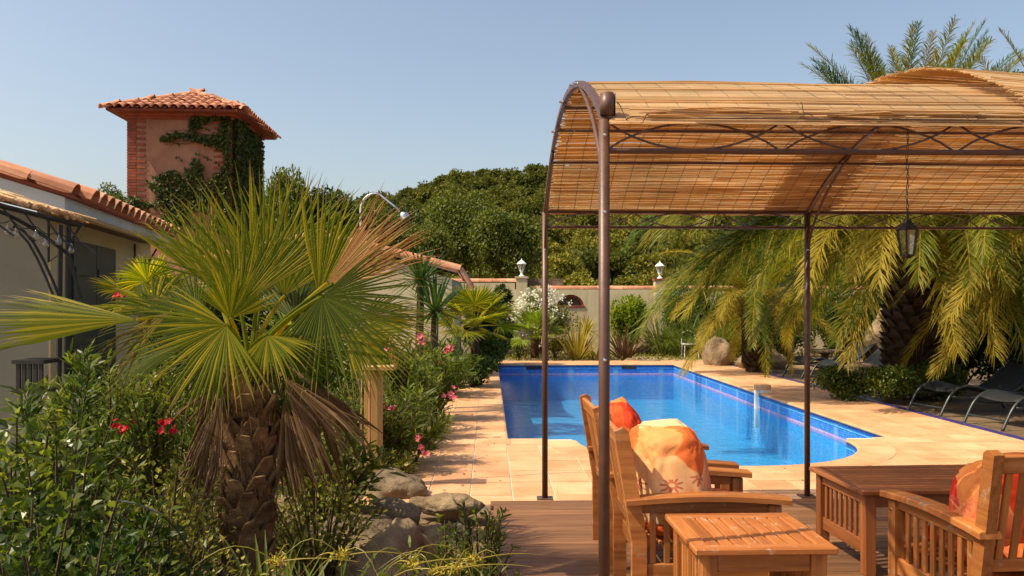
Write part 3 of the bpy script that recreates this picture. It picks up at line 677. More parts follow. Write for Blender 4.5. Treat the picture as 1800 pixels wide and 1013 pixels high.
# ------------------------------------------------------------------ house on the left
EA, EB = Vector((-4.27, 8.2, 2.60)), Vector((-5.15, 12.6, 2.60))       # eave line
ed = (EB - EA).normalized(); en = Vector((ed.y, -ed.x, 0))             # en points away from the house (to the right)
house = thing('house', 'low cream house with barrel-tile eaves and dark shutters at the left', 'house', (EA.x, EA.y, -.1))
def HW(a, b, z): v = EA + ed * a + en * b; v.z = z; return v
def hbox(g, a0, a1, b0, b1, z0, z1, mi=0): g.add([tuple(HW(*p)) for p in boxv(a0, a1, b0, b1, z0, z1)], BOXF, mi)
g = G(); hbox(g, .62, 5.0, -.50, -.28, -.1, 2.36); g.build('wall', M['ochre'], house)
# gable wall facing the camera, its top follows the roof pitch
pit = math.tan(R(17)); g = G()
pts = [(-.28, -.1), (-.28, 2.30), (-4.6, 2.30 + 4.32 * pit), (-4.6, -.1)]
V = [tuple(HW(a, b, z)) for a in (.36, .60) for b, z in pts]
g.add(V, (np.array([[0, 1, 2, 3], [7, 6, 5, 4], [0, 4, 5, 1], [1, 5, 6, 2], [2, 6, 7, 3], [3, 7, 4, 0]]),)); g.build('gable_wall', M['shaded_wall'], house)
g = G(); hbox(g, .36, .62, -.28, -.262, -.1, 2.36); g.build('corner_pilaster', M['ochre'], house)
# fascias
g = G(); hbox(g, .06, 5.1, -.06, -.035, 2.34, 2.465); g.build('fascia', M['fascia'], house)
g = G(); hbox(g, .06, 5.1, -.30, -.062, 2.345, 2.37); g.build('soffit', M['fascia'], house)
V = []
for a in (.03, .058):
    for b, z in ((-.035, 2.27), (-.035, 2.465), (-4.6, 2.465 + 4.565 * pit), (-4.6, 2.27 + 4.565 * pit)): V.append(tuple(HW(a, b, z)))
g = G(); g.add(V, (np.array([[0, 1, 2, 3], [7, 6, 5, 4], [0, 4, 5, 1], [1, 5, 6, 2], [2, 6, 7, 3], [3, 7, 4, 0]]),)); g.build('verge_board', M['fascia'], house)
V = []
for dz in (0, .03):
    for a, b in ((.0, .03), (5.2, .03), (5.2, -4.6), (.0, -4.6)): V.append(tuple(HW(a, b, 2.468 + dz - b * pit)))
hroof = bpy.data.objects.new('roof', None); COL.objects.link(hroof); hroof.parent = house; hroof.location = (0, 0, 2.6)
g = G(); g.add(V, BOXF); link('roof_slab', g.mesh('roof_slab', M['brick'], off=parent_loc(hroof)), hroof)
dn = Vector(en) + Vector((0, 0, -pit)); dn.normalize(); nn = Vector(en) * pit + Vector((0, 0, 1)); nn.normalize()
for i in range(16):
    for k in range(3):
        p = HW(.36 + i * .30, .15 - .50 - k * .46, 0); p.z = 2.50 + (.35 + k * .46) * pit + .03
        place_tile(TILE, hroof, p, dn - nn * .03, nn).scale = (1.25, 1.36, 1.36)
for k in range(11):
    p = HW(.05, .07 - .45 - k * .395, 0); p.z = 2.49 + (.38 + k * .395) * pit + .04
    place_tile(RIDGE, hroof, p, dn - nn * .03, nn)
    p = HW(.27, .07 - .45 - k * .395, 0); p.z = 2.49 + (.38 + k * .395) * pit + .02
    place_tile(TILE, hroof, p, dn - nn * .03, nn)
# shutters
for a0, a1 in ((1.02, 1.88), (1.90, 2.76)):
    g = G(); hbox(g, a0, a1, -.278, -.235, .15, 2.12); sh = g.build('shutter', M['shutter'], house)
    for z in (.5, 1.75):
        g = G(); hbox(g, a0 + .04, a1 - .04, -.235, -.222, z, z + .09); link('batten', g.mesh('batten', M['shutter'], off=parent_loc(sh.parent)), sh)
g = G(); addtube(g, [HW(2.80, -.26, 1.72), HW(2.84, -.2, 1.70), HW(2.84, -.19, 1.80)], .014, 6); g.build('shutter_hook', M['iron'], house)
# small awning above the shutters
aw = thing('awning', 'weathered board awning on iron brackets over the dark shutters', 'awning', tuple(HW(.8, -.1, 2.2)))
g = G(); V = []
for dz in (0, .035):
    for a, b, z in ((.62, -.24, 2.44), (3.9, -.24, 2.42), (3.9, .34, 2.20), (.62, .34, 2.22)): V.append(tuple(HW(a, b, z + dz)))
V = [tuple(HW(a, b, z + dz)) for dz in (0, .035) for a, b, z in ((.0, .07, 2.27), (4.3, .07, 2.27), (4.3, -.27, 2.31), (.0, -.27, 2.31))]
g.add(V, BOXF); g.build('board', M['deckfar'], aw)
g = G(); addtube(g, [HW(.0 + t * 4.3, .08, 2.285) for t in np.linspace(0, 1, 6)], .03, 7); g.build('edge_pole', M['postw'], aw)
for a in (.3, 3.9):
    g = G(); addtube(g, [HW(a, -.26, 2.27), HW(a, -.26, 1.85), HW(a, -.1, 1.98), HW(a, .05, 2.25)], .013, 6); g.build('bracket', M['iron'], aw)
# wall lantern and its post
wl = thing('wall_lantern', 'black iron wall lantern right of the dark shutters', 'lantern', tuple(HW(3.75, -.12, 1.7)))
def lantern(parent, c, s, glass=True, world=True):
    """six-sided lantern, c = centre of the body base, s = body height"""
    c = Vector(c)
    g = G(); lathe(g, [(0, s * 1.72), (.03 * s, s * 1.70), (.05 * s, s * 1.6), (.03 * s, s * 1.54), (.09 * s, s * 1.46), (.16 * s, s * 1.38), (.22 * s, s * 1.26), (.42 * s, s * 1.08), (.48 * s, s * 1.0), (.44 * s, s * .98), (0, s * .98)], c, 6); g.build('cap', M['iron'], parent, world=world)
    for k in range(6):
        a = k * PI / 3; b = (k + 1) * PI / 3
        lo = Vector((math.cos(a) * .25 * s, math.sin(a) * .25 * s, 0)); hi = Vector((math.cos(a) * .40 * s, math.sin(a) * .40 * s, s))
        lo2 = Vector((math.cos(b) * .25 * s, math.sin(b) * .25 * s, 0)); hi2 = Vector((math.cos(b) * .40 * s, math.sin(b) * .40 * s, s))
        g = G(); addtube(g, [c + lo, c + hi], .022 * s + .002, 5); g.build('frame_bar', M['iron'], parent, world=world)
        g = G(); g.add([tuple(c + lo * .97), tuple(c + lo2 * .97), tuple(c + hi2 * .97), tuple(c + hi * .97)], np.array([[0, 1, 2, 3]])); g.build('pane', M['glass'], parent, world=world)
    g = G(); lathe(g, [(0, -.12 * s), (.1 * s, -.1 * s), (.2 * s, -.04 * s), (.29 * s, 0), (.29 * s, .05 * s), (0, .05 * s)], c, 6); g.build('base', M['iron'], parent, world=world)
lantern(wl, HW(3.75, .0, 1.52), .33)
g = G(); addtube(g, [HW(3.75, -.27, 1.62), HW(3.75, -.2, 1.5), HW(3.75, -.1, 1.42), HW(3.75, 0, 1.49)], .014, 6); addtube(g, [HW(3.75, -.28, 1.66), HW(3.75, -.25, 1.66)], .05, 8); g.build('bracket', M['iron'], wl)

# iron arbour with a thatch edge, in front of the house
ab = thing('iron_arbour', 'black iron arbour with a straw thatch edge before the cream house', 'arbour', (-4.3, 6.3, -.1))
A = [px(100, 700, 7.6), px(125, 700, 7.0)]
for (x, Yb, top) in ((106, 7.7, 395), (120, 7.1, 392)):
    b = px(x, top, Yb); g = G(); addtube(g, [(b.x - .02, b.y, -.1), (b.x, b.y, b.z)], .024, 8); g.build('post', M['iron'], ab)
    g = G(); P = [Vector((b.x, b.y, b.z - .75)) + Vector((-.0, 0, 0))]
    for t in np.linspace(0, 1, 6): P.append(Vector((b.x - .04 - .36 * t, b.y - .1 * t, b.z - .7 + .66 * math.sin(t * PI / 2))))
    addtube(g, P[1:], .012, 6); g.build('brace', M['iron'], ab)
e0, e1 = px(-160, 322, 6.3), px(142, 397, 7.05)
g = G(); addtube(g, [e0, e1], .022, 6); g.build('beam', M['iron'], ab)
g = G(); addtube(g, [e0 + (e1 - e0) * t + Vector((0, 0, -.32 + .28 * math.sin(PI * (.15 + .85 * t) )  - (.28 if t > .98 else 0))) for t in np.linspace(0, 1, 14)], .016, 6); g.build('arch', M['iron'], ab)
for k in range(7):
    t = .12 + k * .13; a = e0 + (e1 - e0) * t; g = G(); addtube(g, [a, a + Vector((.10, .03, -.16)), a + Vector((.24, .05, -.27))], .008, 5); g.build('scroll_bar', M['iron'], ab)
th = G(); W_ = (e1 - e0); back = Vector((-.9, .35, .28))
for k in range(260):
    t = rng.random(); s = rng.random(); a = e0 + W_ * t + back * s * .9 + Vector((0, 0, .035 + rng.random() * .05)); d = (W_.normalized() * rng.normal(0, .25) + Vector((.9, -.3, -.26)).normalized()); 
    V, Fs = tubeg([a - d * .25, a + d * rng.uniform(.1, .3) * (1 if s > .2 else .35)], .006, 4); th.add(V, Fs)
for k in range(60):
    t = k / 60; a = e0 + W_ * t + Vector((.02, -.02, .05 + rng.random() * .02)); V, Fs = tubeg([a, a + W_ * .03 + Vector((rng.normal(0, .012), 0, rng.normal(0, .015)))], .018, 5); th.add(V, Fs)
stuff(th.build('thatch', M['reed'], ab))
g = G(); V = [tuple(e0 + Vector((0, 0, .03))), tuple(e1 + Vector((0, 0, .03))), tuple(e1 + back + Vector((0, 0, .03))), tuple(e0 + back + Vector((0, 0, .03)))]
V += [tuple(Vector(v) + Vector((0, 0, .02))) for v in V]; g.add(V, BOXF); g.build('roof_mat', M['deckfar'], ab)
lights = thing('light_string', 'string of small clear glass bulbs along the black arbour', 'string lights', tuple(e0 + W_ * .6))
P = [e0 + W_ * t + Vector((.03, -.05, -.09 - .05 * abs(math.sin(t * 22)))) for t in np.linspace(.1, 1, 40)]
g = G(); addtube(g, P, .004, 4); g.build('cable', M['iron'], lights)
for t in (.45, .55, .6, .72, .78, .86, .94):
    p = e0 + W_ * t + Vector((.03, -.06, -.17 - .05 * abs(math.sin(t * 22)))); g = G(); lathe(g, [(0, -.035), (.02, -.03), (.028, -.01), (.022, .015), (.012, .03), (.012, .05), (0, .05)], p, 8); g.build('bulb', M['glass'], lights, smooth=True)
# planter box and pot beside the house
pb = thing('planter', 'dark slatted planter box under the cream house wall', 'planter', tuple(px(45, 650, 6.6)))
c = px(50, 662, 6.8)
for k in range(5):
    x = c.x - .10 + k * .045; g = G(); abox(g, x, x + .03, c.y, c.y + .02, c.z - .12, c.z + .1); g.build('slat', M['iron'], pb)
for z in (c.z - .14, c.z + .1): g = G(); abox(g, c.x - .13, c.x + .13, c.y - .01, c.y + .3, z, z + .03); g.build('rail', M['iron'], pb)

# ------------------------------------------------------------------ pool house at left middle
ph = thing('pool_house', 'small cream outbuilding with a sloping terracotta-edged roof behind the yucca', 'outbuilding', (-2.6, 17, -.1))
YH = 17.0
pr = [(gx(805, YH), 2.10), (gx(590, YH), 2.72), (gx(560, YH), 2.80), (gx(350, YH), 2.25)]
pts = [(pr[0][0] - .12, -.1)] + [(pr[0][0] - .12, pr[0][1] - .18)] + [(x, z - .1) for x, z in pr[1:]] + [(pr[3][0], -.1)]
g = G(); n = len(pts); V = [(x, YH, z) for x, z in pts] + [(x, YH + 3.2, z) for x, z in pts]; j = np.arange(n); k = (j + 1) % n
g.add(V, (np.stack([j, n + j, n + k, k], -1), j[None, :], (j[::-1] + n)[None, :])); g.build('wall', M['cream'], ph)
proof = bpy.data.objects.new('roof', None); COL.objects.link(proof); proof.parent = ph; proof.location = (0, 0, 2.2)
prc = [(pr[0][0] + .10, pr[0][1] - .16)] + pr
for (xa, za), (xb, zb) in zip(prc, prc[1:]):
    d = Vector((xa - xb, 0, za - zb)); L = d.length; d.normalize(); nn = Vector((-d.z, 0, d.x)) if d.x > 0 else Vector((d.z, 0, -d.x))
    if nn.z < 0: nn = -nn
    m_ = max(1, int(L / .38))
    for r_ in range(3):
        for i in range(m_):
            t = (i + 1) * L / m_; p = Vector((xa, YH + .02 + r_ * .225, za)) - d * t + nn * (.0 if r_ else .02)
            place_tile(RIDGE if r_ == 0 else TILE, proof, p, d - nn * .03, nn)
    g = G(); a = Vector((xa, 0, za)); b = Vector((xb, 0, zb)); V = [(a.x, YH - .08, a.z - .01), (b.x, YH - .08, b.z - .01), (b.x, YH + 3.3, b.z - .01), (a.x, YH + 3.3, a.z - .01)]
    V = [(v[0], v[1], v[2] - .05) for v in V] + V; g.add(V, BOXF); link('roof_slab', g.mesh('roof_slab', M['terracotta'], off=parent_loc(proof)), proof)

# ------------------------------------------------------------------ boundary wall with arched niche, pillars, lamps
YW = 26.0
bw = thing('garden_wall', 'cream garden wall with terracotta tile capping and arched niche beyond the pool', 'wall', (2, YW, -.1))
xl, xr, zt = gx(880, YW), gx(1172, YW), EYE + (HZ - 509) / F * YW
nc, nr_, nz = gx(1003, YW), .42, EYE + (HZ - 541) / F * YW
g = G()
# wall front built round the niche opening
def wquad(x0, x1, z0, z1, y0=YW, y1=YW + .25): abox(g, x0, x1, y0, y1, z0, z1)
wquad(gx(700, YW), nc - nr_, -.1, zt); wquad(nc + nr_, 13.5, -.1, zt)
wquad(nc - nr_, nc + nr_, -.1, nz)
aa = np.linspace(PI, 0, 13); top = [(nc + nr_ * math.cos(a), nz + nr_ * .95 * math.sin(a)) for a in aa]
poly_ = top + [(nc + nr_, zt), (nc - nr_, zt)]
n = len(poly_); V = [(x, YW, z) for x, z in poly_] + [(x, YW + .25, z) for x, z in poly_]; j = np.arange(n); k = (j + 1) % n
g.add(V, (np.stack([j, n + j, n + k, k], -1), j[None, :], (j[::-1] + n)[None, :]))
g.build('wall', M['cream'], bw)
g = G(); abox(g, nc - nr_ - .05, nc + nr_ + .05, YW + .2, YW + .252, nz - .1, nz + nr_); g.build('niche_back', M['rock_dark'], bw)
for k_ in range(9):
    a = PI * (k_ + .5) / 9; c = Vector((nc + nr_ * .9 * math.cos(a), YW + .12, nz + nr_ * .85 * math.sin(a)))
    d = Vector((-math.sin(a), 0, math.cos(a))); board('arch_brick', bw, c - d * .06 - Vector((2, YW, -.1)), c + d * .06 - Vector((2, YW, -.1)), .16, .06, M['brick'], up=(math.cos(a), 0, math.sin(a)))
for k_ in range(8):
    c = Vector((nc - nr_ + .06 + k_ * .105, YW + .03, nz + .035 + random.uniform(-.005, .012))); board('sill_brick', bw, c - Vector((.045, 0, 0)) - Vector((2, YW, -.1)), c + Vector((.045, 0, 0)) - Vector((2, YW, -.1)), .12, .06, M['brick'])
x = gx(700, YW)
while x < 13.4:
    if not (gx(910, YW) - .3 < x < gx(928, YW)):
        zz_ = zt + .02 + (.22 if x < gx(905, YW) else 0)
        place_tile(RIDGE, bw, (x, YW + .12, zz_), (1, 0, -.02), (.02, 0, 1), 'capping_tile')
    x += .40
g = G(); abox(g, gx(700, YW), gx(905, YW), YW + .001, YW + .249, zt, zt + .2); g.build('wall_step', M['cream'], bw)
g = G(); abox(g, gx(917, YW), gx(990, YW), YW + .26, YW + .5, zt - .3, zt + .34); g.build('rear_wall', M['rock_dark'], bw)
for i_, (pxx, lab) in enumerate(((917, 'white urn lamp on the garden wall pillar beside the white oleander'), (1161, 'white urn lamp on the garden wall pillar left of the date palms'))):
    xc_ = gx(pxx, YW); zt_ = EYE + (HZ - (486 if i_ == 0 else 490)) / F * YW
    pl = thing('pillar', ('square cream pillar behind the white oleander' if i_ == 0 else 'square cream pillar at the right end of the niche wall'), 'pillar', (xc_, YW, -.1))
    g = G(); abox(g, xc_ - .17, xc_ + .17, YW - .06, YW + .30, -.1, zt_ - .06); g.build('shaft', M['cream'], pl)
    g = G(); abox(g, xc_ - .2, xc_ + .2, YW - .09, YW + .33, zt_ - .06, zt_); g.build('cap', M['brick' if i_ else 'cream'], pl)
    lm = thing('pillar_lamp', lab, 'lamp', (xc_, YW + .1, zt_), 0, 'white lamps on the garden wall pillars')
    c = (xc_, YW + .1, zt_)
    g = G(); lathe(g, [(0, 0), (.09, .0), (.09, .02), (.05, .05), (.03, .10), (.045, .13), (.06, .16), (.05, .18)], c, 10); g.build('stem', M['white'], lm)
    g = G(); lathe(g, [(.055, .17), (.115, .37), (.115, .385)], c, 6); g.build('glass_body', M['glass'], lm)
    for k_ in range(6):
        a = k_ * PI / 3; g = G(); addtube(g, [(c[0] + .055 * math.cos(a), c[1] + .055 * math.sin(a), c[2] + .17), (c[0] + .117 * math.cos(a), c[1] + .117 * math.sin(a), c[2] + .385)], .008, 4); g.build('frame_bar', M['white'], lm)
    g = G(); lathe(g, [(.15, .375), (.15, .39), (.09, .45), (.04, .485), (.02, .50), (.02, .53), (0, .55)], c, 8); g.build('hood', M['white'], lm)
# ------------------------------------------------------------------ pergola
pth = R(1.7); PGO = np.array([.338, 3.13]); SPAN, EV, RISE = 3.18, 2.12, .44
def PG(u, v, z): return Vector((PGO[0] + u * math.cos(pth) - v * math.sin(pth), PGO[1] + u * math.sin(pth) + v * math.cos(pth), z))
RR = ((SPAN / 2) ** 2 + RISE ** 2) / (2 * RISE); AM = math.asin(SPAN / 2 / RR)
def arcp(u, t, dr=0.0):
    """t = 0 at the near eave, 1 at the far eave"""
    a = -AM + 2 * AM * t; return PG(u, SPAN / 2 + (RR + dr) * math.sin(a), EV + RISE - RR + (RR + dr) * math.cos(a))
perg = thing('pergola', 'brown metal pergola with arched reed roof over the wooden terrace', 'pergola', (PGO[0], PGO[1], 0))
BAYU = [0, 1.96, 3.92]
for iu, u in enumerate(BAYU):
    for v in (0, SPAN):
        g = G(); addtube(g, [PG(u, v, 0), PG(u, v, EV - .0)], .0215 if v else .0205, 12); po = g.build('post', M['metal'], perg, smooth=True)
        g = G(); b = PG(u, v, 0); abox(g, b.x - .06, b.x + .06, b.y - .06, b.y + .06, .001, .008); g.build('base_plate', M['metal'], po)
        for z in ((1.24, 1.78, EV - .06) if v == 0 else (1.84,)):
            c = PG(u, v, z); g = G(); lathe(g, [(0, 0), (.008, .0), (.006, .006), (0, .008)], (0, 0, 0), 8); V = g.v[0]; g.v[0] = np.c_[V[:, 0] + c.x, c.y - .0215 - V[:, 2], V[:, 1] + c.z]; g.build('bolt', M['chrome'], po)
    g = G(); P = [arcp(u, t) for t in np.linspace(0, 1, 28)]
    for dr in (-.012, .012):
        pass
    Vr = []
    for t in np.linspace(0, 1, 32):
        for du, dr in ((-.011, -.014), (.011, -.014), (.011, .014), (-.011, .014)): Vr.append(tuple(arcp(u + du, t, dr)))
    i = np.arange(31)[:, None] * 4; j = np.arange(4)[None, :]; k = (j + 1) % 4
    g.add(Vr, (np.stack([i + j, i + k, i + 4 + k, i + 4 + j], -1).reshape(-1, 4), np.array([[0, 1, 2, 3], [127, 126, 125, 124]]))); rib = g.build('arched_rib', M['metal'], perg)
    for t in (.27, .33, .5, .67):
        c = arcp(u, t, 0) ; g = G(); addtube(g, [c + Vector((-.03, 0, 0)), c + Vector((.03, 0, 0))], .008, 6); g.build('bolt', M['chrome'], rib)
    for sgn in (0, 1):
        p0 = PG(u, .0 if not sgn else SPAN, 1.80); t1 = .245; p1 = arcp(u, t1 if not sgn else 1 - t1, -.02); v1 = .80 if not sgn else SPAN - .80
        c1 = PG(u, .07 if not sgn else SPAN - .07, 2.12)
        P = [(1 - t) ** 2 * p0 + 2 * t * (1 - t) * c1 + t * t * p1 for t in np.linspace(0, 1, 12)]
        g = G(); addtube(g, P, .010, 8); g.build('brace', M['metal'], perg, smooth=True)
UE = 4.25
for t in (0, .26, .5, .64, .79, 1):
    r = .012 if t in (0, 1) else .009
    g = G(); addtube(g, [arcp(-.01, t, -.032 if 0 < t < 1 else 0), arcp(UE, t, -.032 if 0 < t < 1 else 0)], r, 8); g.build('purlin', M['metal'], perg)
for v in (0, SPAN):
    zb = EV - .113
    g = G(); addtube(g, [PG(0, v, zb), PG(UE, v, zb)], .0105, 8); g.build('lower_rail', M['metal'], perg)
    nl = 3; w = 1.96 / nl
    for b_ in range(2):
        for k_ in range(nl):
            u0 = b_ * 1.96 + k_ * w + .015; u1 = u0 + w - .02
            for up_ in (0, 1):
                P = []
                for t in np.linspace(0, 1, 14):
                    h = math.sin(PI * t) ** .8 * .098; P.append(PG(u0 + (u1 - u0) * t, v, zb + .006 + h if not up_ else EV - .01 - h))
                g = G(); addtube(g, P, .0045, 5); g.build('scroll_bar', M['metal'], perg)
# rolled finial on the near left post
g = G(); c = PG(0.012, -.0, EV)
sp = [(.030 * math.cos(a) * (1 - .035 * a), .030 * math.sin(a) * (1 - .035 * a)) for a in np.linspace(0, 9.4, 34)]
Vv = []; m_ = len(sp)
for x, y in sp: Vv += [(c.x + x, c.y + y, EV + .015), (c.x + x, c.y + y, EV + .098 + .004 * x)]
ii = np.arange(m_ - 1)[:, None] * 2
g.add(Vv, np.concatenate([ii + [0, 2, 3, 1], ])); f_ = g.build('rolled_finial', M['metal'], perg, smooth=True)
so_ = f_.modifiers.new('thickness', 'SOLIDIFY'); so_.thickness = .003
# reed mats: every reed a thin stalk
def reed_mat(u0, u1, name, lift=None, t0=-.018, t1=1.012, seed=1, drop=.03):
    rg = np.random.default_rng(seed); Ltot = RR * 2 * AM * (t1 - t0); n = int(Ltot / .0050); g = G()
    for k in range(n):
        t = t0 + (t1 - t0) * (k + rg.random() * .9) / n
        if rg.random() < drop: continue
        for layer in range(1 if rg.random() < .9 else 2):
            a = u0 + rg.normal(0, .014) ; b = u1 + rg.normal(0, .035); ns = 7; dr0 = .006 + layer * .007 + rg.random() * .004
            if rg.random() < .12: b = u0 + (u1 - u0) * rg.uniform(.3, .9)
            elif rg.random() < .08: a = u0 + (u1 - u0) * rg.uniform(.1, .7)
            wob = rg.normal(0, .0012, ns); tw_ = rg.normal(0, .0010); P = []
            for i, s in enumerate(np.linspace(0, 1, ns)):
                u = a + (b - a) * s; tt = t + tw_ * (s - .5) + wob[i] * .5
                sag = -.012 * abs(math.sin(u * 2.1 + 2)) * math.sin(PI * min(max(t, 0), 1))
                P.append(arcp(u, tt, dr0 + sag + (lift(u, t) if lift else 0)))
            V, Fs = tubeg(P, rg.uniform(.0022, .0031), 4, False); g.add(V, Fs)
    # ragged fringe along the near eave
    return stuff(g.build(name, M['reed'], perg))
reed_mat(.02, 2.15, 'reed_mat', seed=3)
reed_mat(1.62, 4.35, 'reed_mat', lift=lambda u, t: .012 + .058 * math.exp(-(u - 1.62 - 1.1 * max(0, .42 - t)) * 1.7) * math.sin(PI * min(max(t, 0), 1)) ** .6 if u > 1.2 else .08, seed=5, drop=.02)
rg = np.random.default_rng(11); g = G()
for k in range(170):
    u = rg.uniform(.05, 4.2); L = rg.uniform(.15, .7); v = rg.normal(0, .010); z = EV + .012 + rg.random() * .022; P = [PG(u + L * s, -.03 + v + rg.normal(0, .003), z + rg.normal(0, .004)) for s in (0, .5, 1)]
    V, Fs = tubeg(P, .0032, 4, False); g.add(V, Fs)
stuff(g.build('reed_fringe', M['reed'], perg))
g = G()
for k, u in enumerate(np.arange(.08, 4.25, .118)):
    for dr in (-.003, .010):
        P = [arcp(u + .10 * math.sin(t * 3 + u) * 0 + .03 * (t - .5) + rg.normal(0, .002), t, dr + (.03 if (u > 1.5 and dr > 0) else 0)) for t in np.linspace(-.01, 1.005, 26)]
        V, Fs = tubeg(P, .0013 if dr < 0 else .0008, 3, False); g.add(V, Fs)
stuff(g.build('binding_wire', M['iron'], perg))
# dry vine twigs tied to the roof edge
tw_ = thing('dry_vine', 'dry twisted vine twigs caught on the near edge of the reed roof', 'twigs', tuple(PG(1.0, -.03, EV)))
for (a, b_) in (((1408, 180), (1415, 208)), ((1412, 200), (1440, 206)), ((1412, 205), (1398, 212)), ((1085, 180), (1104, 213)), ((1100, 211), (1140, 200)), ((1140, 200), (1127, 216)), ((1560, 214), (1600, 205)), ((1690, 203), (1712, 215)), ((1712, 215), (1740, 203)), ((1012, 230), (992, 255)), ((1720, 209), (1700, 201))):
    p0, p1 = px(*a, 3.07), px(*b_, 3.06); P = [p0 + (p1 - p0) * t + Vector((0, 0, .006 * math.sin(t * 6))) for t in np.linspace(0, 1, 5)]
    g = G(); addtube(g, P, np.linspace(.0022, .001, 5), 5); g.build('twig', M['trunk'], tw_)
# hanging lantern with its chain
c = PG(.0, 1.7, 0); lx, ly = gx(1595, 4.8), 4.8
hl = thing('hanging_lantern', 'black six-sided lantern hanging on a chain under the reed roof', 'lantern', (lx, ly, 1.75))
lantern(hl, (lx, ly, EYE + (HZ - 450) / F * ly), .145)
ch = []
zt_ = EYE + (HZ - 393) / F * ly; z = zt_
while z < 2.46: ch.append(z); z += .028
for k_, z in enumerate(ch):
    g = G(); a = np.linspace(0, 2 * PI, 9); P = []
    for t in a: P.append((lx + (.006 * math.cos(t) if k_ % 2 else 0) + .003 * math.sin(z * 30), ly + (0 if k_ % 2 else .006 * math.cos(t)), z + .016 * math.sin(t) + .01))
    addtube(g, P, .0022, 4); g.build('chain_link', M['iron'], hl)

# ------------------------------------------------------------------ teak furniture
def armchair(name, label, group, mat):
    t = thing(name, label, 'armchair', (0, 0, 0), 0, group); w, d = .66, .72; hw = w / 2
    for s in (-1, 1):
        y = s * (hw - .03)
        board('front_leg', t, (d - .05, y, 0), (d - .05, y, .545), .056, .056, mat, up=(0, 1, 0), bev=.004)
        # bent rear leg that carries the back
        pr_ = [(.03, 0), (.095, 0), (.095, .40), (.015, .875), (-.01, .89), (-.05, .875), (.03, .38)]
        g = G(); n = len(pr_); V = [(x, y - .021, z) for x, z in pr_] + [(x, y + .021, z) for x, z in pr_]; j = np.arange(n); k = (j + 1) % n
        g.add(V, (np.stack([k, j, n + j, n + k], -1), j[None, :], (j[::-1] + n)[None, :])); g.build('rear_leg', mat, t, world=False)
        # arched armrest
        g = G(); V = []; m_ = 9
        for i in range(m_):
            f = i / (m_ - 1); x = .0 + f * (d + .02); z = .565 + .020 * math.sin(PI * f); wy = .045
            for yy, zz in ((-wy, 0), (wy, 0), (wy, .022), (wy - .006, .028), (-wy + .006, .028), (-wy, .022)): V.append((x, y + yy, z - .018 + zz))
        K = 6; i = np.arange(m_ - 1)[:, None] * K; j = np.arange(K)[None, :]; k = (j + 1) % K
        g.add(V, (np.stack([i + j, i + k, i + K + k, i + K + j], -1).reshape(-1, 4), np.arange(K)[::-1][None, :], (np.arange(K) + (m_ - 1) * K)[None, :])); g.build('armrest', mat, t, world=False)
        board('arm_rail', t, (.07, y, .535), (d - .075, y, .535), .022, .055, mat)
        board('side_rail', t, (.07, y, .245), (d - .075, y, .245), .024, .075, mat)
        for q_ in range(8):
            x = .125 + q_ * (d - .235) / 7.6; board('arm_slat', t, (x, y, .283), (x, y, .508), .028, .014, mat, up=(0, 1, 0), bev=.002)
        g = G(); lathe(g, [(0, 0), (.006, 0), (.006, .004), (0, .004)], (0, 0, 0), 7); V = g.v[0]; g.v[0] = np.c_[V[:, 0] + d - .05, y + s * .028 + s * V[:, 2], V[:, 1] + .5]; g.build('screw_cap', M['chrome'], t, world=False)
    board('seat_front_rail', t, (d - .035, -hw + .06, .30), (d - .035, hw - .06, .30), .024, .085, mat, up=(0, 0, 1))
    board('seat_back_rail', t, (.085, -hw + .055, .30), (.085, hw - .055, .30), .024, .07, mat)
    for q_ in range(8): board('seat_slat', t, (.13 + q_ * .073, -hw + .05, .338), (.13 + q_ * .073, hw - .05, .338), .052, .016, mat)
    bx = lambda z: .062 + (z - .40) * (-.165)
    board('back_top_rail', t, (bx(.835) - .01, -hw + .05, .835), (bx(.835) - .01, hw - .05, .835), .024, .07, mat, up=(-.16, 0, 1))
    board('back_bottom_rail', t, (bx(.43), -hw + .05, .43), (bx(.43), hw - .05, .43), .022, .05, mat, up=(-.16, 0, 1))
    for q_ in range(9):
        y = -hw + .095 + q_ * (w - .19) / 8; board('back_slat', t, (bx(.452), y, .452), (bx(.802) - .008, y, .802), .030, .013, mat, up=(1, 0, 0), bev=.002)
    return t
ch1 = armchair('garden_armchair', 'nearest slatted teak armchair, facing right beside the small side table', 'slatted teak armchairs', M['teak'])
ch1.location = (.50, 4.12, 0); ch1.rotation_euler.z = R(1.0)
ch2 = dup(ch1, (.475, 4.93, 0), R(2.2), 'slatted teak armchair farther from the side table, nearer the pool, facing right')
ch3 = dup(ch1, (2.125, 3.28, 0), R(95), 'slatted teak armchair at the right edge with its back to the viewer')

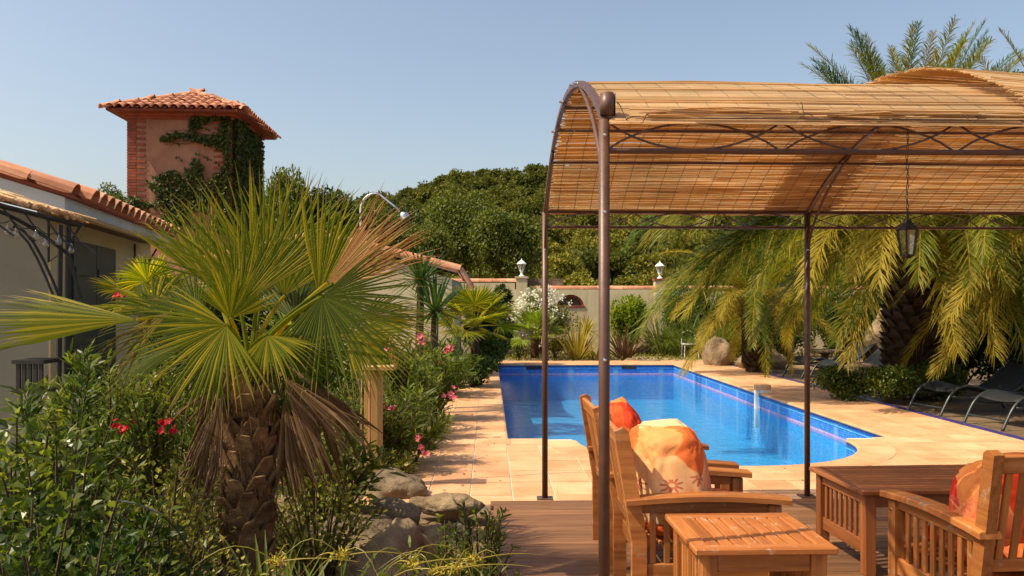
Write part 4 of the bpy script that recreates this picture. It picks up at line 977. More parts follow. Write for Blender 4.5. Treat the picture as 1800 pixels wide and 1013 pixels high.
def slat_table(name, label, L, Wd, H, nsl, slat_dir, mat, topmat, oh=.03, side_sl=8, both=True):
    t = thing(name, label, 'table'); hx_, hy_ = L / 2, Wd / 2; lg = .06; tt = .026; fr = .062
    z = H - tt / 2
    for s in (-1, 1):
        board('top_frame', t, (-hx_, s * (hy_ - fr / 2), z), (hx_, s * (hy_ - fr / 2), z), fr, tt, topmat, bev=.005)
        board('top_frame', t, (s * (hx_ - fr / 2), -hy_ + fr + .001, z), (s * (hx_ - fr / 2), hy_ - fr - .001, z), fr, tt, topmat, bev=.005)
    if slat_dir == 'y':
        wv_ = (L - 2 * fr) / nsl
        for i in range(nsl): x = -hx_ + fr + (i + .5) * wv_; board('top_slat', t, (x, -hy_ + fr + .003, z - .001), (x, hy_ - fr - .003, z - .001), wv_ - .007, tt - .005, topmat)
    else:
        wv_ = (Wd - 2 * fr) / nsl
        for i in range(nsl): y = -hy_ + fr + (i + .5) * wv_; board('top_slat', t, (-hx_ + fr + .003, y, z - .001), (hx_ - fr - .003, y, z - .001), wv_ - .007, tt - .005, topmat)
    for sx in (-1, 1):
        for sy in (-1, 1):
            board('leg', t, (sx * (hx_ - oh - lg / 2), sy * (hy_ - oh - lg / 2), 0), (sx * (hx_ - oh - lg / 2), sy * (hy_ - oh - lg / 2), H - tt - .001), lg, lg, mat, up=(0, 1, 0), bev=.004)
    xi, yi = hx_ - oh - lg, hy_ - oh - lg
    for s in (-1, 1):
        board('apron', t, (-xi, s * (hy_ - oh - .022), H - tt - .037), (xi, s * (hy_ - oh - .022), H - tt - .037), .022, .07, mat)
        board('side_apron', t, (s * (hx_ - oh - .022), -yi, H - tt - .032), (s * (hx_ - oh - .022), yi, H - tt - .032), .022, .06, mat)
        board('lower_side_rail', t, (s * (hx_ - oh - .028), -yi, .14), (s * (hx_ - oh - .028), yi, .14), .022, .075, mat)
        for q_ in range(side_sl):
            y = -yi + (q_ + .6) * (2 * yi) / (side_sl + .2); board('side_slat', t, (s * (hx_ - oh - .025), y, .178), (s * (hx_ - oh - .025), y, H - tt - .064), .026, .013, mat, up=(1, 0, 0), bev=.002)
    return t
st_ = slat_table('side_table', 'small slatted teak side table with worn top in front of the chairs', .53, .53, .55, 8, 'y', M['teak'], M['teak_worn'])
st_.location = (.925, 3.385, 0); st_.rotation_euler.z = R(2)
ct = slat_table('coffee_table', 'low reddish slatted coffee table on the deck beside the right pergola post', 1.25, .68, .46, 8, 'x', M['teak_dark'], M['teak_dark'])
ct.location = (2.44, 4.86, 0); ct.rotation_euler.z = R(4.0)

def cushion(name, label, size, loc, rz, tilt, mat, seed=0, pinch=.12, grp=None, flat=2.6, fold=.035):
    bm = bmesh.new(); bmesh.ops.create_icosphere(bm, subdivisions=5, radius=1)
    sx_, sy_, sz_ = size
    for v in bm.verts:
        p = v.co.copy(); e = 2 / flat
        q_ = Vector([math.copysign(abs(a) ** e, a) for a in p]); q_ = p.lerp(q_, .75)
        r_ = 1 - pinch * (max(0, abs(q_.y)) * max(0, abs(q_.z))) * (1 - abs(q_.x)) * .5
        nz_ = mnoise.fractal(Vector((p.x * 1.6 + seed, p.y * 1.3, p.z * 1.1)), 1, 2, 3)
        cr = abs(mnoise.noise(Vector((p.x * 2.4 + seed * 3, p.y * 2.2 - 4, p.z * 3.1)))) 
        cr2 = abs(mnoise.noise(Vector((p.x * 6 + seed, p.y * 5, p.z * 7))))
        q_ = q_ * r_ * (1 + nz_ * .10 - (0.10 - min(cr, .10)) * fold * 22 * .45 - (.08 - min(cr2, .08)) * fold * 5)
        v.co = Vector((q_.x * sx_ / 2, q_.y * sy_ / 2, q_.z * sz_ / 2))
    me = bpy.data.meshes.new(name); bm.to_mesh(me); bm.free(); me.materials.append(mat)
    for p in me.polygons: p.use_smooth = True
    o = link(name, me); o.location = loc; o.rotation_euler = (0, tilt, rz); return tag(o, label, 'cushion', grp)
def at_chair(c, x, y, z): v = Matrix.Rotation(c.rotation_euler.z, 3, 'Z') @ Vector((x, y, z)); return v + c.location
GR = 'orange printed cushions on the teak chairs'
cushion('seat_cushion', 'orange seat cushion under the arm slats of the nearest armchair', (.56, .55, .20), at_chair(ch1, .37, 0, .44), ch1.rotation_euler.z, 0, M['cloth_red'], 1, grp=GR)
cushion('back_cushion', 'big peach cushion with flower print leaning in the nearest armchair', (.33, .50, .51), at_chair(ch1, .245, -.02, .625), ch1.rotation_euler.z + R(4), R(-8), M['cloth'], 2.3, grp=GR, pinch=.1, flat=4.2)
cushion('seat_cushion', 'orange seat cushion of the armchair nearer the pool', (.56, .55, .20), at_chair(ch2, .37, 0, .44), ch2.rotation_euler.z, 0, M['cloth_red'], 4, grp=GR)
cushion('back_cushion', 'red and cream cushion in the armchair nearer the pool, behind the post', (.22, .52, .50), at_chair(ch2, .185, 0, .645), ch2.rotation_euler.z - R(3), R(-14), M['cloth_red'], 7.1, grp=GR, pinch=.2, flat=3)
cushion('seat_cushion', 'orange seat cushion behind the arm slats of the right edge armchair', (.56, .55, .20), at_chair(ch3, .37, 0, .44), ch3.rotation_euler.z, 0, M['cloth_red'], 9, grp=GR)
cushion('back_cushion', 'orange and red cushion behind the back slats of the right edge armchair', (.22, .56, .42), at_chair(ch3, .225, .03, .61), ch3.rotation_euler.z, R(-8), M['cloth_red'], 5.2, grp=GR, pinch=.15, flat=3.2)

# ------------------------------------------------------------------ sun loungers (foot end at the origin, pointing +X)
def lounger(label, grp):
    t = thing('sun_lounger', label, 'sun lounger', (0, 0, 0), 0, grp)
    prof = [(-.02, 0), (.05, .13), (.13, .27), (.24, .37), (.38, .41), (.55, .39), (.80, .33), (1.0, .29), (1.12, .30), (1.3, .38), (1.5, .52), (1.72, .69)]
    def smooth(P, n=40):
        P = np.array(P); s = np.linspace(0, len(P) - 1, n); return np.stack([np.interp(s, range(len(P)), P[:, i]) for i in range(P.shape[1])], 1)
    S = smooth(prof, 50)
    for _ in range(3): S[1:-1] = (S[:-2] + S[1:-1] * 2 + S[2:]) / 4
    for s in (-1, 1):
        g = G(); addtube(g, [(x, s * .31, z) for x, z in S], .018, 8); g.build('side_frame', M['lounger_frame'], t, smooth=True, world=False)
        g = G(); P = [(1.62, s * .33, 0), (1.50, s * .33, .18), (1.34, s * .33, .29), (1.1, s * .33, .30), (.75, s * .33, .27), (.42, s * .33, .24), (.16, s * .33, .27)]; P = smooth(P, 24)
        for _ in range(2): P[1:-1] = (P[:-2] + P[1:-1] * 2 + P[2:]) / 4
        addtube(g, P, .015, 8); g.build('leg', M['lounger_frame'], t, smooth=True, world=False)
    sl_ = S[12:]; V = []
    for x, z in sl_:
        for i, y in enumerate(np.linspace(-.3, .3, 7)): V.append((x, y, z - .03 * (1 - (y / .3) ** 2)))
    m_ = len(sl_); i = np.arange(m_ - 1)[:, None] * 7; j = np.arange(6)[None, :]
    g = G(); g.add(V, np.stack([i + j, i + j + 1, i + j + 8, i + j + 7], -1).reshape(-1, 4)); o = g.build('sling', M['black_fabric'], t, smooth=True, world=False)
    mo = o.modifiers.new('thickness', 'SOLIDIFY'); mo.thickness = .006
    for x, z in ((S[4][0], S[4][1]), (1.02, .28), (S[-1][0], S[-1][1])):
        g = G(); addtube(g, [(x, -.31, z), (x, .31, z)], .013, 6); g.build('cross_bar', M['lounger_frame'], t, world=False)
    g = G(); addtube(g, [(.98, -.33, .29), (1.25, -.33, .10), (1.35, -.33, .0)], .011, 6); g.build('prop', M['lounger_frame'], t, world=False)
    return t
GL = 'charcoal sun loungers on the poolside decking'
lo = lounger('charcoal sun lounger nearest the low green hedge', GL); lo.location = (5.58, 11.55, -.065); lo.rotation_euler.z = R(14)
dup(lo, (5.72, 10.35, -.065), R(13), 'charcoal sun lounger in the middle of the near row')
dup(lo, (5.98, 9.30, -.065), R(13), 'charcoal sun lounger at the right picture edge, nearest the viewer')
dup(lo, (5.62, 17.1, -.065), R(16), 'far charcoal sun lounger under the drooping palm fronds')
dup(lo, (5.75, 16.0, -.065), R(16), 'far charcoal sun lounger just left of the low hedge')
# round table by the far loungers
tb = thing('round_table', 'small round stone table behind the far sun loungers', 'table', (gx(1450, 18.6), 18.6, -.08))
c = (gx(1450, 18.6), 18.6, 0)
g = G(); lathe(g, [(0, .36), (.38, .36), (.40, .38), (.40, .41), (.38, .42), (0, .42)], c, 20); g.build('tabletop', M['rock'], tb)
g = G(); lathe(g, [(.2, -.08), (.2, -.04), (.09, .02), (.08, .3), (.14, .36)], c, 10); g.build('pedestal', M['rock'], tb)
# white garden chair in the distance
wc = thing('metal_chair', 'small white metal chair beside the rocks beyond the pool', 'chair', (gx(1213, 23.6), 23.6, -.13)); c = Vector((gx(1213, 23.6), 23.6, -.13))
for x in (-.2, .2):
    for y in (-.2, .2): g = G(); addtube(g, [c + Vector((x, y, 0)), c + Vector((x * .9, y * .9, .42))], .014, 5); g.build('leg', M['white'], wc)
g = G(); abox(g, c.x - .21, c.x + .21, c.y - .21, c.y + .21, c.z + .42, c.z + .45); g.build('seat', M['white'], wc)
g = G(); addtube(g, [c + Vector((-.19, .2, .44)), c + Vector((-.19, .26, .72)), c + Vector((0, .28, .80)), c + Vector((.19, .26, .72)), c + Vector((.19, .2, .44))], .014, 5); g.build('backrest', M['white'], wc)
# pool alarm on the right coping: terracotta-coloured head and a white probe down into the water
ax, ay = gx(1318, 13.9), 13.9
al = thing('pool_alarm', 'white pool alarm clamped to the right coping with a probe in the water', 'pool alarm', (ax, ay, PZ))
p1 = W(PWD - .06, (13.9 - PO[1]) + .1)
bx_, by_ = p1
g = G(); abox(g, bx_ - .05, bx_ - .0, by_ - .03, by_ + .03, -.62, PZ + .14); g.build('probe', M['white'], al)
g = G(); abox(g, bx_ - .05, bx_ + .20, by_ - .06, by_ + .06, PZ + .055, PZ + .14); g.build('head', M['tile'], al)
g = G(); abox(g, bx_ + .02, bx_ + .22, by_ - .05, by_ + .05, PZ + .0065, PZ + .055); g.build('bracket', M['white'], al)
sk = thing('pool_hatch', 'dark skimmer opening in the far pool wall', 'skimmer', (*W(.9, PL), -.1))
for u in (.9, 3.2):
    pass
g = G(); a = W(.72, PL - .012); b = W(1.10, PL - .012); abox(g, a[0], b[0], a[1] - .004, a[1] + .004, -.17, -.10); g.build('opening', M['iron'], sk)
g = G(); abox(g, a[0] - .015, b[0] + .015, a[1] - .008, a[1] - .004, -.185, -.17); g.build('lip', M['mosaic_dark'], sk)
sk2 = thing('pool_hatch', 'dark skimmer opening in the far pool wall near its right corner', 'skimmer', (*W(3.3, PL), -.1))
g = G(); a = W(3.05, PL - .012); b = W(3.4, PL - .012); abox(g, a[0], b[0], a[1] - .004, a[1] + .004, -.17, -.10); g.build('opening', M['iron'], sk2)
sk['label'] = 'dark skimmer opening in the far pool wall near its left corner'
# outdoor shower: timber post with a shelf, slim standpipe with chrome arch
shx, shy = gx(661, 6.95), 6.95
sh = thing('outdoor_shower', 'outdoor shower with pine post, shelf and chrome hooked pipe', 'shower', (shx, shy, -.05))
zt_ = EYE + (HZ - 650) / F * shy
bl = Vector((shx, shy, -.05))
board('post', sh, Vector((shx, shy, -.05)) - bl, Vector((shx, shy, zt_)) - bl, .10, .085, M['postw'], up=(0, 1, 0), bev=.006)
board('shelf', sh, Vector((shx - .09, shy - .02, zt_ + .018)) - bl, Vector((shx + .16, shy - .02, zt_ + .018)) - bl, .2, .034, M['postw'], bev=.005)
board('rear_post', sh, Vector((shx - .075, shy + .03, -.05)) - bl, Vector((shx - .075, shy + .03, zt_ + .22)) - bl, .045, .045, M['postw'], up=(0, 1, 0))
P = [Vector((gx(632, shy), shy + .05, .2)), Vector((gx(632, shy), shy + .05, 1.9))]
cxp, rp, czp = gx(657, shy), gx(657, shy) - gx(632, shy), EYE + (HZ - 368) / F * shy
P = [Vector((gx(632, shy), shy + .05, z)) for z in (.1, 1.0, 1.8, czp - .04)] + [Vector((cxp - rp * math.cos(a), shy + .05, czp + rp * 1.15 * math.sin(a))) for a in np.linspace(0, PI * .62, 9)] + [px(692, 362, shy), px(702, 372, shy)]
g = G(); addtube(g, P, .010, 8); g.build('pipe', M['chrome'], sh, smooth=True)
g = G(); c = px(706, 374, shy); addtube(g, [c, c + Vector((.015, 0, -.02)), c + Vector((.03, 0, -.045))], [.015, .036, .04], 12); g.build('shower_head', M['chrome'], sh)
g = G(); P = [Vector((shx - .04, shy - .07, z)) for z in (.95, .55, .2)] + [Vector((shx - .03, shy - .12, -.0)), Vector((shx - .3, shy - .25, .06)), Vector((shx - .7, shy - .5, .08))]; addtube(g, P, .010, 6); g.build('hose', M['terracotta'], sh)

# ------------------------------------------------------------------ rocks
def rock(name, label, loc, size, mat, seed, rz=0, grp=None, sub=4, rough=.32):
    bm = bmesh.new(); bmesh.ops.create_icosphere(bm, subdivisions=sub, radius=1)
    for v in bm.verts:
        p = v.co; n0 = mnoise.fractal(p * .9 + Vector((seed * 7.3, 0, 0)), 1, 2, 2); n1 = mnoise.fractal(p * 3 + Vector((seed, 4, 0)), 1, 2, 4)
        ce = mnoise.cell(p * 1.4 + Vector((seed, 0, 9)))
        v.co = p * (1 + n0 * rough + n1 * .11 + ce * .07 - abs(mnoise.noise(p * 2.1 + Vector((seed, 0, 2)))) * .10)
        v.co = Vector((v.co.x * size[0], v.co.y * size[1], v.co.z * size[2]))
    bmesh.ops.smooth_vert(bm, verts=bm.verts[:], factor=.15, use_axis_x=True, use_axis_y=True, use_axis_z=True)
    me = bpy.data.meshes.new(name); bm.to_mesh(me); bm.free(); me.materials.append(mat)
    for p in me.polygons: p.use_smooth = True
    o = link(name, me); o.location = loc; o.rotation_euler = (0, 0, rz); return tag(o, label, 'rock', grp)
def grock(pxx, pyy, z, **k): Y = (EYE - z) * F / (pyy - HZ); return Vector((gx(pxx, Y), Y, z))
rock('boulder', 'large rounded boulder in the middle of the bed beside the deck', (-.62, 4.45, .03), (.30, .36, .27), M['rock'], 1, rough=.45)
rock('boulder', 'pale boulder at the bottom edge below the largest boulder', (-.62, 3.35, .0), (.27, .26, .32), M['rock'], 2)
rock('boulder', 'long flat boulder lying right of the palm trunk', (-1.0, 5.2, -.04), (.40, .3, .20), M['rock_dark'], 3)
rock('boulder', 'log-shaped pale rock at the corner of the tiled patio', (-.46, 6.15, -.02), (.27, .13, .09), M['rock'], 4, R(-18))
rock('boulder', 'dark rock hidden between the shrub and the deck corner', (-.38, 5.1, -.08), (.26, .3, .2), M['rock_dark'], 5)
rock('boulder', 'small grey rock left of the log-shaped rock', (-.86, 5.9, -.04), (.22, .2, .14), M['rock_dark'], 6)
rock('boulder', 'reddish rock at the foot of the shower post', (-.95, 6.7, .0), (.28, .2, .13), M['rock_dark'], 8)
ORD = ['first', 'second', 'third', 'fourth', 'fifth', 'sixth', 'seventh', 'eighth', 'ninth', 'tenth', 'eleventh', 'twelfth', 'thirteenth', 'fourteenth', 'fifteenth']
gs = 'border rocks along the far edge of the pool'
k = 0
for pxx, s_ in ((858, .2), (873, .12), (890, .14), (905, .1), (940, .22), (968, .14), (985, .13), (1000, .1), (1020, .12), (1092, .12), (1108, .2), (1128, .14), (1150, .17), (1172, .1), (1190, .12)):
    Y = 22.0 + random.uniform(-.1, .25); k += 1
    rock('border_rock', ORD[k - 1] + ' pale border rock from the left along the far pool coping', (gx(pxx, Y), Y, -.10), (s_, s_ * .8, s_ * .55), M['rock'], 20 + k, random.random() * 3, gs, 3)
gs2 = 'rocks of the low dry stone edging beyond the pool'
for i_, (pxx, pyy, Y, s_) in enumerate(((815, 612, 24, .42), (838, 618, 23.8, .34), (862, 610, 24.3, .4), (885, 606, 24.6, .4), (800, 625, 23, .3), (1150, 600, 26, .42), (1172, 597, 26.2, .4), (1195, 597, 26.0, .45), (1130, 604, 25.6, .35))):
    rock('edging_rock', ['brown edging rock in the middle of the stones below the mid-sized fan palm', 'lower brown edging rock among the stones left of the pool corner', 'brown edging rock third of the stones left of the lavender', 'rightmost brown edging rock before the lavender clump', 'leftmost brown edging rock beside the far oleander', 'second brown edging rock right of the bronze phormium', 'third brown edging rock right of the bronze phormium', 'brown edging rock nearest the white metal chair', 'first brown edging rock right of the bronze phormium'][i_], (gx(pxx, Y), Y, -.02), (s_, .35, s_ * .6), M['rock_dark'], 50 + i_, i_, gs2, 3)
rock('boulder', 'tall pale standing boulder behind the drooping palm fronds', (gx(1262, 20.6), 20.6, .1), (.38, .36, .56), M['rock'], 61)
rock('boulder', 'pale slanting boulder right of the standing boulder', (gx(1340, 19.6), 19.6, .05), (.52, .36, .36), M['rock'], 62)
rock('boulder', 'pale flat boulder behind the low hedge left of the palm trunk', (gx(1508, 15.4), 15.4, .12), (.36, .3, .24), M['rock'], 63)
rock('boulder', 'tall pale boulder in the shade behind the low hedge', (gx(1560, 17.5), 17.5, .5), (.42, .35, .85), M['rock'], 64)
# ------------------------------------------------------------------ vegetation builders
def rnd(a, b, n=None): return rng.uniform(a, b, n)
def sph(n):
    v = rng.normal(0, 1, (n, 3)); return unit(v)
def fan_geo(g, hub, axis, normal, Rr, spread=130, n=46, droop=.15, curl=.25, fuse=.5, cup=.12, jitter=1.0, tipmat=1, rag=.0, taper=.3, wfac=1.0):
    hub = np.array(hub, float); A = unit(np.array(axis, float)); Nn = np.array(normal, float); B = unit(np.cross(Nn, A)); Nn = np.cross(A, B)
    th = np.linspace(-R(spread), R(spread), n); dth_ = th[1] - th[0]
    rr = np.array([.02, .22, fuse, .5 + fuse * .5, .78 + fuse * .12, 1.0])
    for i, a in enumerate(th):
        a = a + rng.normal(0, .006 * jitter)
        Ri = Rr * (1 - taper * (abs(a) / R(135)) ** 2) * (1 + rng.normal(0, .03 * jitter))
        if rng.random() < rag: Ri *= rng.uniform(.55, .9)
        d = math.cos(a) * A + math.sin(a) * B; s = -math.sin(a) * A + math.cos(a) * B
        bendn = rng.normal(0, .05 * jitter); bends = rng.normal(0, .03 * jitter); cu = curl * rng.uniform(.2, 1.6)
        V = []
        for k, r in enumerate(rr):
            p = hub + d * Ri * r + Nn * Ri * (cup * r * r * .0 + bendn * max(0, r - fuse)) + s * Ri * bends * max(0, r - fuse) * 2 + Nn * cup * Ri * (abs(a) / R(130)) * r
            p = p - np.array([0, 0, 1.]) * Ri * (droop * r ** 2.2 + cu * max(0, r - .78) ** 1.3)
            w = Ri * r * math.tan(dth_ / 2) * 1.02 * wfac if r <= fuse else Rr * fuse * math.tan(dth_ / 2) * wfac * (1 - ((r - fuse) / (1 - fuse)) ** 1.2)
            h = w * .62
            if k == len(rr) - 1: V += [p]
            else: V += [p - s * w - Nn * h * .5, p + Nn * h * .5, p + s * w - Nn * h * .5]
        Fq = []; 
        for k in range(4): b = 3 * k; Fq += [[b, b + 1, b + 4, b + 3], [b + 1, b + 2, b + 5, b + 4]]
        base = g.n; g.add(V, np.array(Fq), 0); g.f.append((np.array([[12, 13, 15], [13, 14, 15]]) + base, tipmat))
def petiole(g, a, b, r0=.014, r1=.008, sag=.04, mi=0):
    a, b = Vector(a), Vector(b); P = [a.lerp(b, t) + Vector((0, 0, sag * math.sin(PI * t))) for t in np.linspace(0, 1, 8)]
    addtube(g, P, np.linspace(r0, r1, 8), 6, mi)
def stem_shrub(name, label, cat, loc, h, r, stems=14, per=70, LL=.1, LW=.025, mat='oleander', long=False, flower=None, group=None, lo=.2, spread=.12, droop=.15, upb=.35, mats=None, vis_stem=True, leanx=0):
    loc = np.array(loc, float); t_ = thing(name, label, cat, tuple(loc), 0, group); Pl = []; Dl = []; tips = []; sg = G()
    for k in range(stems):
        a = rnd(0, 2 * PI); rr = r * math.sqrt(rnd(.02, 1)); hh = h * rnd(.72, 1.0) * (1 - .42 * (rr / r) ** 2)
        b = loc + np.array([math.cos(a) * rr * .25, math.sin(a) * rr * .25, 0]); e = loc + np.array([math.cos(a) * rr + leanx, math.sin(a) * rr, hh])
        mid = (b + e) / 2 + np.array([-math.cos(a) * rr * .15, -math.sin(a) * rr * .15, hh * .12]); tt = np.linspace(0, 1, 8)[:, None]
        C = (1 - tt) ** 2 * b + 2 * tt * (1 - tt) * mid + tt * tt * e
        if vis_stem: addtube(sg, C, np.linspace(.010, .003, 8) * (.6 + h * .5), 4)
        t = lo + (1 - lo) * rng.random(per) ** .8; t = t[:, None]
        P = (1 - t) ** 2 * b + 2 * t * (1 - t) * mid + t * t * e; T = unit(2 * (1 - t) * (mid - b) + 2 * t * (e - mid))
        ph_ = np.arange(per) * 2.4 + rnd(0, 6); A_ = unit(np.cross(T, [[.3, .2, 1.]]) + 1e-6); B_ = np.cross(T, A_)
        rad = np.cos(ph_)[:, None] * A_ + np.sin(ph_)[:, None] * B_
        Pl.append(P + rad * rng.random((per, 1)) * spread * (1.1 - t) ** .5 + rng.normal(0, spread * .18, (per, 3))); Dl.append(rad * .9 + T * .55 + np.array([0, 0, upb]) + rng.normal(0, .25, (per, 3))); tips.append(e)
    P = np.concatenate(Pl); D = np.concatenate(Dl); n = len(P)
    ok = P[:, 2] > loc[2] + .01; P, D = P[ok], D[ok]; n = len(P)
    U = np.array([0, 0, 1.]) + rng.normal(0, .55, (n, 3)) - unit(D) * .2; V, Fs = leavesg(P, D, U, rnd(.65, 1.2, n) * LL, rnd(.7, 1.2, n) * LW, .16, droop, long)
    g = G(); g.add(V, Fs); g.build('foliage', M[mat], t_)
    if vis_stem: sg.build('stems', M['trunk'], t_)
    if flower:
        fm, fn, fs = flower[:3]; pts = flower[3] if len(flower) > 3 else None
        for k in range(fn if pts is None else len(pts)):
            c = (tips[k % len(tips)] + np.array([0, 0, .03]) + rng.normal(0, .03, 3)) if pts is None else np.array(pts[k], float)
            m_ = 16; nh = 4; hc = c + rng.normal(0, fs * .35, (nh, 3)); hd = unit(rng.normal(0, .5, (nh, 3)) + np.array([0, -.4, .7]))
            PP, DD, UU = [], [], []
            for i in range(nh):
                A_ = unit(np.cross(hd[i], [.3, .9, .1])); B_ = np.cross(hd[i], A_)
                for q_ in range(5): an = q_ * 2 * PI / 5; dd = math.cos(an) * A_ + math.sin(an) * B_; PP.append(hc[i]); DD.append(dd + hd[i] * .35); UU.append(hd[i])
            V, Fs = leavesg(PP, DD, UU, fs * .62, fs * .5, .1); g = G(); g.add(V, Fs); g.build('flower', M[fm], t_)
    return t_
def bush(name, label, cat, loc, size, n, LL, LW, mat, group=None, seed=1, lobes=10, out=.7, long=False, droop=0, extra=None, trunk=None, dark=True):
    """rounded plant: leaves in clumps spread through the whole volume"""
    loc = np.array(loc, float); size = np.array(size, float); t_ = thing(name, label, cat, tuple(loc), 0, group); rg = np.random.default_rng(seed)
    c = loc + np.array([0, 0, size[2]]); lc = unit(rg.normal(0, 1, (lobes, 3))) * (rg.random((lobes, 1)) ** .45) * .68; lc[:, 2] *= .95; lr = rg.uniform(.26, .46, lobes)
    k = rg.integers(0, lobes, n); d = unit(rg.normal(0, 1, (n, 3))); rad = rg.random((n, 1)) ** .35
    P = (lc[k] + d * rad * lr[k][:, None]) * (1 + .06 * np.sin(d[:, :1] * 9)); 
    ok = P[:, 2] > -.97; P = P[ok]; d = d[ok]; n = len(P)
    D = d * out + rg.normal(0, .5, (n, 3)) + np.array([0, 0, .1]); U = d * .6 + np.array([0, 0, .6]) + rg.normal(0, .4, (n, 3))
    V, Fs = leavesg(c + P * size, D, U, rg.uniform(.65, 1.2, n) * LL, rg.uniform(.7, 1.15, n) * LW, .14, droop, long)
    g = G(); g.add(V, Fs); fo = g.build('foliage', M[mat], t_)
    g = G()
    for i in range(min(lobes, 12)):
        e = c + lc[i] * size; b = loc; P_ = [b + (e - b) * t + np.array([0, 0, .1 * size[2] * math.sin(PI * t)]) for t in np.linspace(0, 1, 6)]; addtube(g, P_, np.linspace(.03, .006, 6) * size[2] * (trunk or 1), 5)
    g.build('branches', M['trunk'], t_)
    return t_
def crown_arrays(n, lobes, seed, leaf, squash=.8, rmin=.28, rmax=.5):
    rg = np.random.default_rng(seed); lc = unit(rg.normal(0, 1, (lobes, 3))) * (rg.random((lobes, 1)) ** .5) * .66; lc[:, 2] = np.abs(lc[:, 2]) * rg.choice([1, 1, 1, -.6], lobes); lr = rg.uniform(rmin, rmax, lobes)
    k = rg.integers(0, lobes, n); d = unit(rg.normal(0, 1, (n, 3)) + np.array([0, 0, .25])); rad = rg.random((n, 1)) ** .25
    P = (lc[k] + d * rad * lr[k][:, None]) * np.array([1, 1, squash]); D = d * .5 + rg.normal(0, .6, (n, 3)); U = d + rg.normal(0, .45, (n, 3)) + np.array([0, 0, .3])
    return leavesg(P, D, U, rg.uniform(.6, 1.3, n) * leaf, rg.uniform(.6, 1.2, n) * leaf * .8, .12), lc
def tree(name, label, loc, H, cr, ch, mat, n, leaf, seed, lobes=22, tr=.12, group=None, cat='tree', squash=1.0):
    loc = np.array(loc, float); t_ = thing(name, label, cat, tuple(loc), 0, group); c = loc + np.array([0, 0, H - ch])
    (V, Fs), lc = crown_arrays(n, lobes, seed, leaf / cr, 1.0); V = V * np.array([cr, cr, ch]) + c
    g = G(); g.add(V, Fs); g.build('crown', M[mat], t_)
    g = G(); addtube(g, [loc + (c - loc) * t + np.array([.04 * math.sin(t * 5 + seed), .03 * math.sin(t * 4), 0]) for t in np.linspace(0, 1.1, 8)], np.linspace(tr, tr * .45, 8), 8)
    for i in range(min(lobes, 14)):
        b = loc + (c - loc) * rnd(.55, 1.0); e = c + lc[i] * np.array([cr, cr, ch]); addtube(g, [b + (e - b) * t + np.array([0, 0, .08 * ch * math.sin(PI * t)]) for t in np.linspace(0, 1, 5)], np.linspace(tr * .45, tr * .1, 5), 5)
    g.build('trunk', M['trunk'], t_); return t_
def blades(name, label, cat, loc, n, L, Wb, mat, tilt=(10, 70), curve=.5, group=None, stuff_=False, rb=.06, mats=None, up=None):
    """rosette of long strap leaves"""
    loc = np.array(loc, float); t_ = thing(name, label, cat, tuple(loc), 0, group); g = G()
    for k in range(n):
        a = k * 2.39996 + rnd(-.2, .2); f = (k + .5) / n; ti = R(tilt[0] + (tilt[1] - tilt[0]) * f ** .8 + rnd(-5, 5)); l = L * rnd(.75, 1.1); w = Wb * rnd(.8, 1.15)
        h = np.array([math.cos(a), math.sin(a), 0]); s = np.array([-math.sin(a), math.cos(a), 0]); b = loc + h * rb * rnd(.2, 1)
        m_ = 7; V = []; ang = ti; p = b.copy(); cv = curve * rnd(.4, 1.5)
        for i in range(m_):
            u = i / (m_ - 1); d = h * math.sin(ang) + np.array([0, 0, math.cos(ang)]); nn_ = h * math.cos(ang) - np.array([0, 0, math.sin(ang)])
            ww = w / 2 * (min(1, .55 + u * 1.6) if u < .5 else max(0.03, (1 - u) * 2) ** .7)
            V += [p - s * ww - nn_ * ww * .35, p, p + s * ww - nn_ * ww * .35]; p = p + d * l / (m_ - 1); ang += cv * u * .5
        Fq = []
        for i in range(m_ - 1): b3 = 3 * i; Fq += [[b3, b3 + 1, b3 + 4, b3 + 3], [b3 + 1, b3 + 2, b3 + 5, b3 + 4]]
        g.add(V, np.array(Fq), int(rng.random() < .3) if mats else 0)
    g.build('leaves', [M[mat]] + ([M[mats]] if mats else []), t_)
    return t_

# ------------------------------------------------------------------ wooded hill
HV = [crown_arrays(2600, 24, 100 + i, .115, .78, .22, .42) for i in range(6)]
hm_ = []
for (V, Fs), lc in HV:
    g = G(); g.add(V + np.array([0, 0, .75]), Fs); addtube(g, [(0, 0, -.6), (.03, 0, .2), (0, .02, .8)], [.07, .05, .03], 6, 1); hm_.append(g.mesh('oak_tree', [M['hill'], M['trunk']]))
HVs = [crown_arrays(800, 16, 200 + i, .20, .78) for i in range(5)]
cand = []
Y = HY0 + 3
while Y < HY1 + 14:
    stp = 4.3 + (Y - HY0) * .012
    x0, x1 = gx(430, Y), gx(1990, Y); x = x0 + rnd(0, stp)
    while x < x1:
        cand.append((x + rnd(-1.3, 1.3), Y + rnd(-1.5, 1.5))); x += stp * rnd(.85, 1.15)
    Y += stp * .95
cand.sort(key=lambda c: c[1])
st_g = G(); nobj = 0
for i, (x, y) in enumerate(cand):
    z = float(ground_z(x, y)); s = rnd(1.9, 3.3) * (1 + .15 * (y > 190))
    if i < 290:
        o = link('oak_tree', hm_[i % 6]); o.location = (x, y, z); o.scale = (s, s, s * rnd(.8, 1.15)); o.rotation_euler.z = rnd(0, 6.28)
        tag(o, 'dark green oak on the near slope of the wooded hill beyond the garden wall', 'tree', 'oak trees on the lower slope of the hill')
    else:
        (V, Fs), _ = HVs[i % 5]; a = rnd(0, 6.28); ca, sa = math.cos(a), math.sin(a); V = V @ np.array([[ca, sa, 0], [-sa, ca, 0], [0, 0, 1]]) * np.array([s, s, s * rnd(.75, 1.15)]); st_g.add(V + np.array([x, y, z + s * .65]), Fs)
